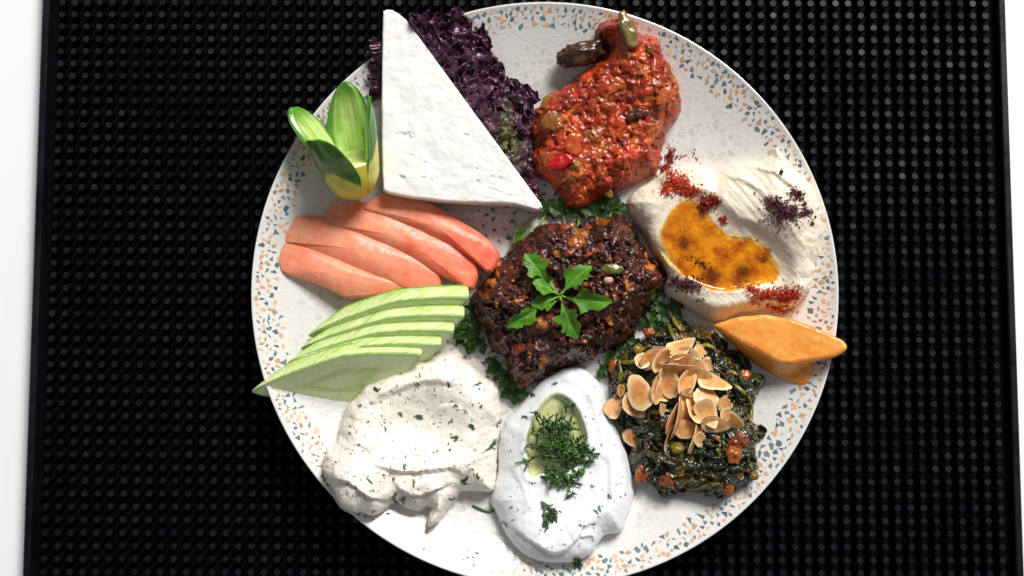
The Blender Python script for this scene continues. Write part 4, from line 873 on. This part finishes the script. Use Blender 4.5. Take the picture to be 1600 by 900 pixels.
for pts in ([(804, 381, 4), (805, 365, 5), (806, 350, 6), (803, 335, 5)], [(805, 365, 5), (814, 352, 6.5), (826, 346, 7), (838, 338, 6)], [(806, 379, 4), (816, 372, 6), (824, 362, 7), (831, 350, 7)]):
    q = resample(np.array([Pp(x, y, h * MM) for x, y, h in pts]), 20, closed=False); Vt, Ft = tube(q, np.linspace(.00075, .0004, 20), 6); mk('stem', Vt, Ft, m_leaf, t, np.tile(srgb(150, 188, 96), (len(Vt), 1)))
V, Fc, C = leaflet(.0075, .0050, 2, 5, fold=.2, bend=.1); mk('leaflet', place(V, Pp(806, 378, .0055), math.radians(50), .1), Fc, m_leaf, t, C)

# ================================================================== pieces in the stew and greens
m_veg = vmat('glossy_vegetable_piece', rough=0.3, coat=0.3, coatr=0.08, var=0.25, vscale=300, bump=(300, 0.25, 0.0005), sss=0.15, sssr=(1, .5, .2), sscale=0.001)
def blob(name, p, dims, eul, col, col2, lab, cat, amp=0.42, nf=260, mat=m_veg, parent=None):
    n1, n2 = 22, 32; V = []
    for i in range(n1):
        ph = PI * i / (n1 - 1)
        for k in range(n2):
            th = 2 * PI * k / n2; q = np.array([math.sin(ph) * math.cos(th), math.sin(ph) * math.sin(th), math.cos(ph)]); q = np.sign(q) * np.abs(q) ** .8; V.append(q)
    V = np.array(V) * np.array(dims) * MM; V = V @ np.array(Euler(eul).to_matrix()).T + np.asarray(p); c = np.asarray(p)
    nz_ = fbm(V[:, 0] * nf, V[:, 1] * nf, V[:, 2] * nf, 3, int(dims[0] * 7)); V = c + (V - c) * (1 + amp * nz_)[:, None]
    C = np.asarray(col) + np.outer(np.clip(.4 + fbm(V[:, 0] * 300, V[:, 1] * 300, V[:, 2] * 300, 3, 9), 0, 1), np.asarray(col2) - np.asarray(col))
    o = mk(name, V, gridfaces(n1, n2, True)[:, ::-1], mat, parent, C)
    if lab: tag(o, lab, cat)
    return o
q = Pp(*px(2, [(290, 222)])[0], .007); blob('aubergine_chunk', q, (12, 5.2, 5.2), (0, -.05, .22), srgb(46, 26, 16), srgb(92, 56, 32), 'dark brown aubergine chunk sticking out of the tomato stew', 'aubergine')
q = F_STEW.at(*px(2, [(525, 470)])[0], -0.0007); blob('aubergine_chunk', q, (5.5, 2.6, 2.2), (0, 0, .35), srgb(70, 36, 30), srgb(110, 60, 46), 'small purple brown aubergine strip on top of the tomato stew', 'aubergine')
q = F_STEW.at(*px(2, [(480, 125)])[0], 0.0004); blob('green_pepper_piece', q, (3.6, 8.2, 1.6), (.1, .25, .35), srgb(104, 92, 38), srgb(140, 116, 70), 'olive green pepper strip at the top end of the tomato stew', 'pepper')
q = F_STEW.at(*px(2, [(165, 500)])[0], -0.0005); blob('green_pepper_piece', q, (5.0, 4.2, 1.1), (0, 0, .4), srgb(150, 84, 26), srgb(120, 84, 28), 'yellow green pepper piece in the stew beside the lettuce', 'pepper')
q = F_STEW.at(*px(2, [(140, 425)])[0], -0.0007); blob('green_pepper_piece', q, (2.0, 5.0, 1.3), (0, 0, -.45), srgb(128, 96, 32), srgb(136, 110, 40), 'thin green pepper curl on the stew edge above the lettuce tip', 'pepper')
q = F_STEW.at(*px(2, [(205, 668)])[0], 0.0001); blob('red_pepper_piece', q, (7.5, 3.0, 2.6), (0, -.1, .42), srgb(196, 24, 20), srgb(170, 20, 18), 'bright red pepper strip in the lower part of the stew', 'pepper')
q = F_STEW.at(*px(2, [(395, 790)])[0], -0.0005); blob('green_pepper_piece', q, (2.4, 4.0, 1.0), (0, 0, .1), srgb(120, 100, 30), srgb(140, 90, 30), 'dull green pepper piece at the lower edge of the stew', 'pepper')
q = F_STEW.at(*px(2, [(260, 595)])[0], -0.0003); blob('orange_pepper_piece', q, (4.0, 5.2, 1.2), (0, .2, -.2), srgb(184, 82, 30), srgb(186, 76, 30), 'orange pepper piece standing out above the red pepper strip', 'pepper')
q = F_STEW.at(*px(2, [(625, 400)])[0], -0.0005); blob('orange_pepper_piece', q, (2.6, 4.6, 1.0), (0, 0, -.5), srgb(176, 88, 32), srgb(180, 84, 30), 'orange pepper piece on the stew side facing the bare plate', 'pepper')
q = F_MEAT.at(*px(4, [(605, 180)])[0], .0010); blob('apricot_piece', q, (3.8, 3.2, 2.6), (0, 0, .6), srgb(176, 92, 22), srgb(130, 62, 16), 'translucent orange fruit piece in the dark relish', 'fruit piece')
q = F_MEAT.at(*px(4, [(770, 300)])[0], .0010); blob('green_pepper_piece', q, (5.6, 2.4, 1.8), (0, 0, -.05), srgb(64, 84, 30), srgb(120, 116, 50), 'green pepper sliver lying on the dark relish', 'pepper')
q = F_MEAT.at(*px(4, [(752, 355)])[0], .0008); blob('onion_piece', q, (2.4, 1.9, 1.5), (0, 0, .1), srgb(206, 170, 150), srgb(170, 120, 100), 'small pale onion piece on the dark relish beside the parsley', 'onion')
q = F_MEAT.at(*px(4, [(560, 110)])[0], .0008); blob('apricot_piece', q, (4.4, 2.4, 1.8), (0, 0, .2), srgb(160, 84, 26), srgb(120, 50, 20), 'amber fruit sliver at the relish edge below the stew', 'fruit piece')
# crumpled leaves and stalks of the greens
m_spin = vmat('wilted_leaf', rough=0.24, coat=0.4, coatr=0.08, var=0.4, vscale=380, bump=(420, 0.5, 0.0008))
GO_ = bpy.data.objects['cooked_greens']
def wilt(x, y, L_, W_, yaw, seed, col):
    nu, nv = 20, 34; q = F_GRN.at(x, y, 0.0); s = np.linspace(-.5, .5, nv)[:, None]; u = np.linspace(-1, 1, nu)[None, :]
    wd = W_ * (np.cos(s * PI) ** .5) * (1 + .3 * noise3(s * 8, u * 0, seed, 5)); X = s * L_ + 0 * u; Y = u * wd / 2 + .15 * L_ * noise3(s * 3, 0, seed, 4)
    Z0 = W_ * (.22 * fbm(s * 6, u * 1.6, seed, 3, 7) + .10 * np.sin(u * 5 + seed + s * 9))
    gx = q[0] + X * math.cos(yaw) - Y * math.sin(yaw); gy = q[1] + X * math.sin(yaw) + Y * math.cos(yaw)
    Z = np.array([[max(F_GRN.hq(a, b_), float(zp(a, b_))) for a, b_ in zip(r1_, r2_)] for r1_, r2_ in zip(gx, gy)]) * .7 + .3 * q[2] + Z0 + .0011
    Z = np.maximum(Z, zp(gx, gy) + .0004)
    V = np.stack([gx, gy, Z], -1).reshape(-1, 3); n = len(V); Fa = [tuple(k) for k in gridfaces(nv, nu)]; Vb = V - np.array([0, 0, .0003])
    cc = np.asarray(col) * (1 + .5 * fbm(V[:, 0] * 300, V[:, 1] * 300, 0, 3, 4))[:, None]
    mk('wilted_leaf', np.vstack([V, Vb]), Fa + [tuple(n + i for i in k[::-1]) for k in Fa], m_spin, GO_, np.vstack([cc, cc]))
for k, (u_, v_, L_, W_, yw) in enumerate([(310, 180, 13, 7, .2), (170, 190, 10, 6, .1), (140, 215, 7, 9, .9), (240, 560, 20, 10, -.8), (200, 520, 14, 9, -.6), (300, 640, 18, 11, -.5), (280, 720, 14, 10, -1.1), (430, 770, 20, 8, .3), (520, 690, 18, 9, .5), (620, 730, 16, 12, .8), (560, 800, 14, 9, .2), (690, 370, 18, 8, .7), (620, 330, 14, 8, -.6), (660, 470, 14, 8, 1.2), (720, 560, 9, 8, .3), (690, 690, 9, 7, -.6), (480, 620, 16, 8, .1), (560, 180, 12, 6, -1.0), (450, 160, 12, 7, .6), (640, 250, 14, 7, -.6), (340, 810, 9, 7, .3), (120, 420, 12, 6, 1.4), (160, 640, 9, 6, 1.2)]):
    x, y = px(8, [(u_, v_)])[0]; wilt(x, y, L_ * MM, W_ * MM, yw, 3 + k * 1.7, random.choice(GD))
for pts in ([(340, 100), (352, 140), (372, 180)], [(520, 130), (548, 170), (572, 208)], [(350, 60), (372, 100), (396, 130)], [(680, 410), (692, 460), (688, 520)], [(130, 250), (136, 300), (132, 350)], [(140, 262), (190, 262), (230, 240)], [(580, 295), (610, 305), (640, 318)], [(545, 630), (560, 660), (578, 690)], [(200, 215), (240, 205), (262, 190)], [(470, 200), (500, 190), (540, 205)], [(400, 800), (470, 796), (560, 778)], [(620, 360), (650, 385), (668, 400)]):
    q = np.array([F_GRN.at(*px(8, [a])[0], .0012) for a in pts]); q = resample(q, 12, closed=False); Vt, Ft = tube(q, np.array([.7, 1, 1.1, 1.1, 1.1, 1.1, 1.1, 1.1, 1, 1, .9, .5]) * .0010, 7)
    mk('stalk', Vt, Ft, m_green, GO_, np.tile(random.choice([srgb(120, 112, 36), srgb(96, 100, 34), srgb(140, 120, 44)]), (len(Vt), 1)))
for u_, v_, d_, c_ in ((260, 140, 3.2, 0), (215, 215, 2.6, 2), (420, 175, 3.4, 0), (640, 600, 4.4, 1), (620, 660, 4.0, 0), (330, 770, 3.6, 1), (480, 800, 2.0, 1), (105, 280, 3.2, 0), (375, 630, 3.2, 2), (660, 320, 3.0, 0), (225, 740, 4.0, 0), (700, 740, 2.6, 2), (590, 790, 3.4, 0)):
    q = F_GRN.at(*px(8, [(u_, v_)])[0], .0006); blob('onion_bit', q, (d_, d_ * .8, d_ * .55), (0, 0, random.uniform(0, 3)), [srgb(164, 88, 34), srgb(132, 66, 30), srgb(130, 108, 36)][c_], [srgb(140, 70, 26), srgb(108, 50, 24), srgb(126, 100, 30)][c_], None, None, amp=.5, nf=260, parent=GO_)

# ================================================================== flaked almonds
m_alm = vmat('toasted_almond', rough=0.42, sss=0.25, sssr=(1, .6, .3), sscale=0.001, var=0.07, vscale=420, bump=(500, 0.2, 0.0003), coat=0.08)
def almond_mesh(seed, broken=False):
    r = random.Random(seed); N_, K = 40, 8; V = []; C = []; a = np.arange(N_) * 2 * PI / N_
    ex = 1 + .10 * np.cos(a) + .03 * np.sin(3 * a + seed); X = np.cos(a) * ex; Y = np.sin(a) * (0.70 + r.uniform(-.08, .06)) * (1 - .18 * np.cos(a)) * ex
    if broken: X = np.minimum(X, r.uniform(-.1, .35) + .12 * np.sin(a * 7 + seed))
    bend = r.uniform(-.24, .24); tw = r.uniform(-.25, .25); th = .036; irr = [r.uniform(-.10, .10) for _ in range(4)]
    ex2 = 1 + irr[0] * np.cos(2 * a + irr[1] * 30) + irr[2] * np.cos(3 * a + irr[3] * 30) + .02 * np.sin(9 * a + seed); X = X * ex2; Y = Y * ex2
    e, m_, d_ = srgb(248, 216, 166), srgb(234, 178, 114), srgb(206, 134, 68); tone = r.uniform(0, 1)
    for top in (1, 0):
        for k in range(K + 1):
            s = k / K
            for i in range(N_):
                x, y = X[i] * s, Y[i] * s; z = bend * x * x + tw * x * y + (th * (1 - .7 * s ** 6) if top else -th * (1 - .7 * s ** 6)) + .012 * float(noise3(x * 4, y * 4, seed, 3))
                V.append((x, y, z)); g = float(sstep(.95, .55, s)) ; nn = float(fbm(x * 2.5, y * 2.5, seed * 1.7, 3, 4))
                c = e + (m_ - e) * g; c = c + (d_ - c) * np.clip(g * (.10 + .55 * tone + nn * .9), 0, 1)
                if tone > .55 and s > .86 and y > 0: c = c + (srgb(150, 88, 44) - c) * .6
                C.append(c)
    n1 = N_ * (K + 1); Fa = gridfaces(K + 1, N_, True); Fc = [tuple(f[::-1]) for f in Fa] + [tuple(n1 + i for i in f) for f in Fa]
    n2 = len(V); V += [V[K * N_ + i] for i in range(N_)] + [V[n1 + K * N_ + i] for i in range(N_)]; C += [e] * (2 * N_)
    for i in range(N_): a0, a1 = n2 + i, n2 + (i + 1) % N_; Fc.append((a0, a1, N_ + a1, N_ + a0))
    V = np.array(V) * 0.0068; me = bpy.data.meshes.new('almond_flake'); me.from_pydata(V.tolist(), [], Fc); me.update()
    me.polygons.foreach_set('use_smooth', np.ones(len(me.polygons), bool)); at = me.color_attributes.new('Col', 'FLOAT_COLOR', 'POINT'); cc = np.ones((len(V), 4)); cc[:, :3] = C; at.data.foreach_set('color', cc.ravel()); me.materials.append(m_alm); return me
AW = [almond_mesh(3 + k) for k in range(7)]; AB = [almond_mesh(31 + k, True) for k in range(5)]
# crop-8 x, y, yaw deg, size, tilt about long axis deg, tilt across deg, height over greens mm, broken, label
HEAP = 'flaked almond in the heap on the cooked greens'; EDGE = 'flaked almond standing on edge in the heap on the greens'
ALM = [(98, 452, 60, 1.0, 8, 12, 1.5, 0, 'single almond flake half on the yogurt, half on the greens'), (195, 588, -25, .98, 12, 8, 1.5, 0, 'lone almond flake beside the yogurt, lower than the heap'),
 (215, 390, -60, 1.30, 14, -8, 7.0, 0, 'largest oval almond flake lying on the heap beside the yogurt'), (185, 440, -50, 1.1, 20, 20, 3.5, 0, HEAP), (140, 370, 70, .7, 50, 0, 3.0, 1, HEAP),
 (500, 470, -60, 1.15, 10, 10, 8.0, 0, 'round almond flake with a chip on it, top of the heap beside the greens stalks'), (500, 410, -25, 1.1, 22, 5, 7.0, 0, HEAP), (590, 430, 35, .85, 25, 0, 6.0, 1, HEAP), (595, 480, 20, .8, 30, 10, 5, 1, HEAP), (450, 470, -50, 1.0, 45, 0, 5.5, 0, HEAP), (530, 525, -5, 1.0, 30, 5, 5, 0, HEAP), (610, 510, -35, .9, 35, 0, 3.5, 0, HEAP),
 (385, 205, 25, 1.15, 35, 0, 8.0, 0, HEAP), (420, 245, -35, 1.2, 30, 0, 8.5, 0, HEAP), (390, 260, 15, 1.1, 40, 0, 9.0, 0, HEAP), (370, 295, -3, 1.15, 60, 0, 9.0, 0, EDGE), (310, 250, 60, 1.05, 40, 0, 6.5, 0, HEAP), (265, 245, 40, 1.1, 38, 8, 5.5, 0, HEAP), (240, 250, 20, .9, 25, 0, 4.5, 1, HEAP), (340, 230, 30, .9, 50, 0, 8.5, 1, HEAP),
 (520, 265, 15, .9, 15, 0, 4.5, 1, 'pointed almond flake fragment at the heap end nearest the carrot'), (525, 345, -15, 1.2, 38, 0, 6.5, 0, HEAP), (460, 315, -20, 1.05, 30, 0, 7.5, 0, HEAP), (350, 355, -80, 1.0, 22, 0, 7.0, 0, HEAP), (285, 385, 85, 1.05, 55, 0, 6.5, 0, EDGE), (310, 370, 75, .9, 50, 0, 6.0, 0, HEAP), (395, 350, 70, 1.0, 62, 0, 7.0, 0, EDGE), (420, 350, 60, .95, 40, 0, 7.0, 0, HEAP),
 (355, 510, 68, 1.35, 66, 0, 6.5, 0, EDGE), (385, 510, 75, 1.5, 72, 0, 7.5, 0, EDGE), (340, 580, 72, 1.1, 75, 0, 5.0, 0, EDGE), (415, 548, -10, 1.0, 15, 8, 4.0, 0, HEAP), (450, 600, 72, 1.2, 70, 0, 4.5, 0, EDGE), (480, 575, 55, .9, 50, 0, 4.5, 1, HEAP), (420, 490, 10, .8, 30, 0, 6.0, 1, HEAP), (440, 380, 30, .8, 35, 0, 8.0, 1, HEAP), (330, 400, 20, .8, 20, 0, 5.5, 1, HEAP), (315, 450, 80, .8, 60, 0, 4.5, 1, HEAP), (470, 440, 70, .9, 60, 0, 6, 1, HEAP), (430, 430, 0, 1.0, 12, 0, 5.0, 0, HEAP), (330, 300, 40, .9, 45, 0, 6.0, 0, HEAP), (450, 280, -20, 1.0, 25, 0, 6.5, 0, HEAP), (480, 230, -50, .9, 40, 0, 5.0, 1, HEAP)]
for k, (u_, v_, yw, sz, t1, t2, hh, br, lab) in enumerate(ALM):
    x, y = px(8, [(u_, v_)])[0]; fld = F_GRN if k > 1 else F_GRN
    p = fld.at(x, y, hh * MM * 0.85)
    if k == 0: p = F_YOG.at(x, y, .0022); p[2] = max(p[2], PL0 + .012)
    o = bpy.data.objects.new('almond_flake', (AB if br else AW)[k % (5 if br else 7)]); COL.objects.link(o); o.location = p
    o.rotation_euler = (Matrix.Rotation(math.radians(yw), 3, 'Z') @ Matrix.Rotation(math.radians(t2), 3, 'Y') @ Matrix.Rotation(math.radians(t1) * (-1 if (k % 3 == 0 and t1 < 50) else 1), 3, 'X')).to_euler(); o.scale = (sz * .93, sz * .93, sz * .93)
    if lab in (HEAP, EDGE):
        where = 'nearest the yogurt' if u_ < 300 else 'towards the carrot' if (u_ > 440 and v_ < 390) else 'towards the relish' if v_ < 300 else 'towards the plate rim' if (v_ > 470 or u_ > 480) else 'in the middle of the heap'
        lab = ('broken almond flake ' if br else 'almond flake standing on edge ' if t1 > 48 else 'whole oval almond flake ') + 'on the greens, ' + where
    tag(o, lab, 'almond', 'flaked almonds on the greens')

# ================================================================== dill and herb flecks
m_dill = vmat('chopped_dill', rough=0.34, var=0.25, vscale=500, coat=0.3, coatr=0.12)
def frond(mb, p, yaw, L_, dens, col, zf):
    d_ = np.array([math.cos(yaw), math.sin(yaw), 0]); s_ = np.array([-d_[1], d_[0], 0]); cv = random.uniform(-.35, .35); n = 7; pts = []
    for i in range(n):
        t = i / (n - 1); q = p + d_ * L_ * t + s_ * cv * L_ * t * t; q[2] = zf(q[0], q[1]) + .0005 + random.uniform(0, .0006) + p[2]; pts.append(q)
    pts = np.array(pts); V, Fc = tube(pts, np.linspace(.00046, .0003, n), 5); mb.add(V, Fc, col * random.uniform(.8, 1.2))
    for i in range(dens):
        t = random.uniform(.1, 1); k = t * (n - 1); b0 = pts[int(k)] + (pts[min(n - 1, int(k) + 1)] - pts[int(k)]) * (k - int(k)); sg = random.choice([-1, 1]); a = yaw + sg * random.uniform(.3, .9)
        l2 = L_ * random.uniform(.2, .45); e = b0 + np.array([math.cos(a) * l2, math.sin(a) * l2, random.uniform(-.0004, .0012)])
        V, Fc = tube([b0, (b0 + e) / 2 + np.array([0, 0, .0003]), e], [.00034, .00036, .00016], 4); mb.add(V, Fc, col * random.uniform(.7, 1.3))
DC = [srgb(40, 78, 20), srgb(54, 96, 26), srgb(30, 62, 18), srgb(70, 112, 32)]
zy = lambda x, y: max(F_YOG.hq(x, y), float(zp(x, y)))
zpool = lambda x, y: max(zy(x, y), LV_Y - .0002)
mb = MB()
DILL_BLOBS = [(300, 300, 34, 20, 26), (370, 300, 34, 26, 26), (290, 360, 40, 28, 34), (350, 380, 40, 30, 34), (400, 395, 34, 22, 30), (300, 420, 30, 18, 18), (440, 400, 26, 18, 16), (390, 440, 30, 18, 18), (440, 455, 14, 14, 6), (340, 500, 26, 28, 20), (380, 510, 26, 24, 20), (370, 235, 8, 22, 5), (295, 490, 18, 14, 9), (220, 440, 12, 5, 4), (370, 585, 6, 26, 2), (470, 405, 12, 6, 4)]
for (u_, v_, sx_, sy_, num) in DILL_BLOBS:
    for _ in range(int(num * 0.78)):
        x, y = px(7, [(u_ + random.gauss(0, sx_ * .5), v_ + random.gauss(0, sy_ * .5))])[0]; q = F_YOG.at(x, y); lay = random.uniform(0, .0024) * (num > 12)
        frond(mb, np.array([q[0], q[1], lay]), random.uniform(0, 6.28), random.uniform(.0028, .0062), random.randint(3, 8), random.choice(DC), zpool)
tag(mb.build('dill_pile', m_dill), 'heap of finely chopped green dill on the oil pool of the yogurt', 'dill', kind='stuff')
def sprig(pts, n, L_, lab, zf, c=7, yaw=None):
    mb = MB()
    for _ in range(n):
        u_, v_ = random.choice(pts); x, y = px(c, [(u_ + random.gauss(0, 5), v_ + random.gauss(0, 5))])[0]; q = Pp(x, y, .012) if zf is not zp else Pp(x, y, .001)
        frond(mb, np.array([q[0], q[1], random.uniform(0, .0006)]), random.gauss(yaw, .5) if yaw is not None else random.uniform(0, 6.28), L_ * random.uniform(.6, 1.1), 5, random.choice(DC), lambda a, b_: float(zf(a, b_)))
    return tag(mb.build('dill_sprig', m_dill), lab, 'dill')
sprig([(275, 600), (290, 625), (285, 650), (305, 640), (290, 665)], 16, .005, 'small dill cluster lying on the yogurt below the main heap', zy, yaw=-.9)
sprig([(415, 848), (420, 855)], 12, .0026, 'tiny green herb scrap at the foot of the yogurt', zy)
q = resample(np.array([Pp(x, y, h * MM) for x, y, h in [(738, 790, .6), (748, 794, 1.0), (757, 797, 1.0), (765, 799, .9), (773, 796, .6)]]), 16, closed=False); Vt, Ft = tube(q, np.linspace(.0005, .0007, 16), 6)
tag(mk('dill_strand', Vt, Ft, m_dill, None, np.tile(srgb(54, 96, 30), (len(Vt), 1))), 'curved dark green dill strand on the plate between the two white dips', 'dill')
def flecks(spots, field, parent, n_rand, cols, big=1.0):
    mb = MB(); S_ = [(px(c, [(u_, v_)])[0], s_) for c, u_, v_, s_ in spots] + [(None, random.uniform(.35, .8)) for _ in range(n_rand)]
    rnd = inpoly_samples(field, max(n_rand, 1), .004); k = 0
    for xy, s_ in S_:
        if xy is None: x, y = rnd[k]; k += 1
        else: x, y = field.at(*xy)[:2]
        num = 1 if xy is None else random.randint(2, 4)
        for _ in range(num):
            a = random.uniform(0, 6.28); L_ = s_ * big * random.uniform(.7, 1.3) * MM; W_ = L_ * random.uniform(.2, .45); ox, oy = random.gauss(0, .5) * s_ * MM * (num > 1), random.gauss(0, .5) * s_ * MM * (num > 1)
            V = []; bend_ = random.uniform(-.4, .4)
            for i in range(5):
                t = i / 4 - .5; wx = W_ * (1 - (2 * t) ** 2 * .75)
                for sg in (-1, 1):
                    lx, ly = t * 2 * L_, sg * wx + bend_ * L_ * (4 * t * t); X = x + ox + lx * math.cos(a) - ly * math.sin(a); Y = y + oy + lx * math.sin(a) + ly * math.cos(a); V.append((X, Y, field.hq(X, Y) + .00022 + .0002 * (sg > 0)))
            mb.add(V, [(2 * i, 2 * i + 2, 2 * i + 3, 2 * i + 1) for i in range(4)], np.array(random.choice(cols)) * random.uniform(.8, 1.25))
    tag(mb.build('herb_flecks', m_dill, parent), kind='stuff')
flecks([(6, u_, v_, s_) for u_, v_, s_ in [(262, 190, 1.6), (350, 115, 1.2), (420, 175, 1.2), (415, 290, 2.0), (550, 315, 1.4), (560, 372, 1.6), (705, 408, 2.2), (650, 168, 1.3), (240, 538, 1.8), (595, 540, 1.9), (645, 523, 1.1), (330, 610, 1.7), (365, 610, 1.4), (555, 610, 1.4), (630, 335, 1.2), (660, 258, .9), (300, 340, 1.0), (355, 285, .9), (600, 275, 1.0), (540, 175, 1.0), (405, 540, .9), (255, 655, 1.1), (735, 320, 1.3), (370, 480, 1.0), (540, 420, .8), (480, 190, 1.0), (565, 250, 1.2), (200, 250, .8)]], F_DIP, dip, 190, DC + [srgb(90, 110, 86), srgb(60, 80, 60)], .9)
flecks([(7, u_, v_, s_) for u_, v_, s_ in [(235, 170, 1.4), (205, 262, 1.1), (420, 690, 1.7), (505, 640, 1.6), (150, 620, 1.0), (470, 550, 1.2), (330, 130, 1.0), (545, 580, 1.0), (120, 690, 1.0)]], F_YOG, bpy.data.objects['garlic_yogurt'], 80, [srgb(88, 112, 100), srgb(110, 130, 124), srgb(66, 90, 70)], .9)
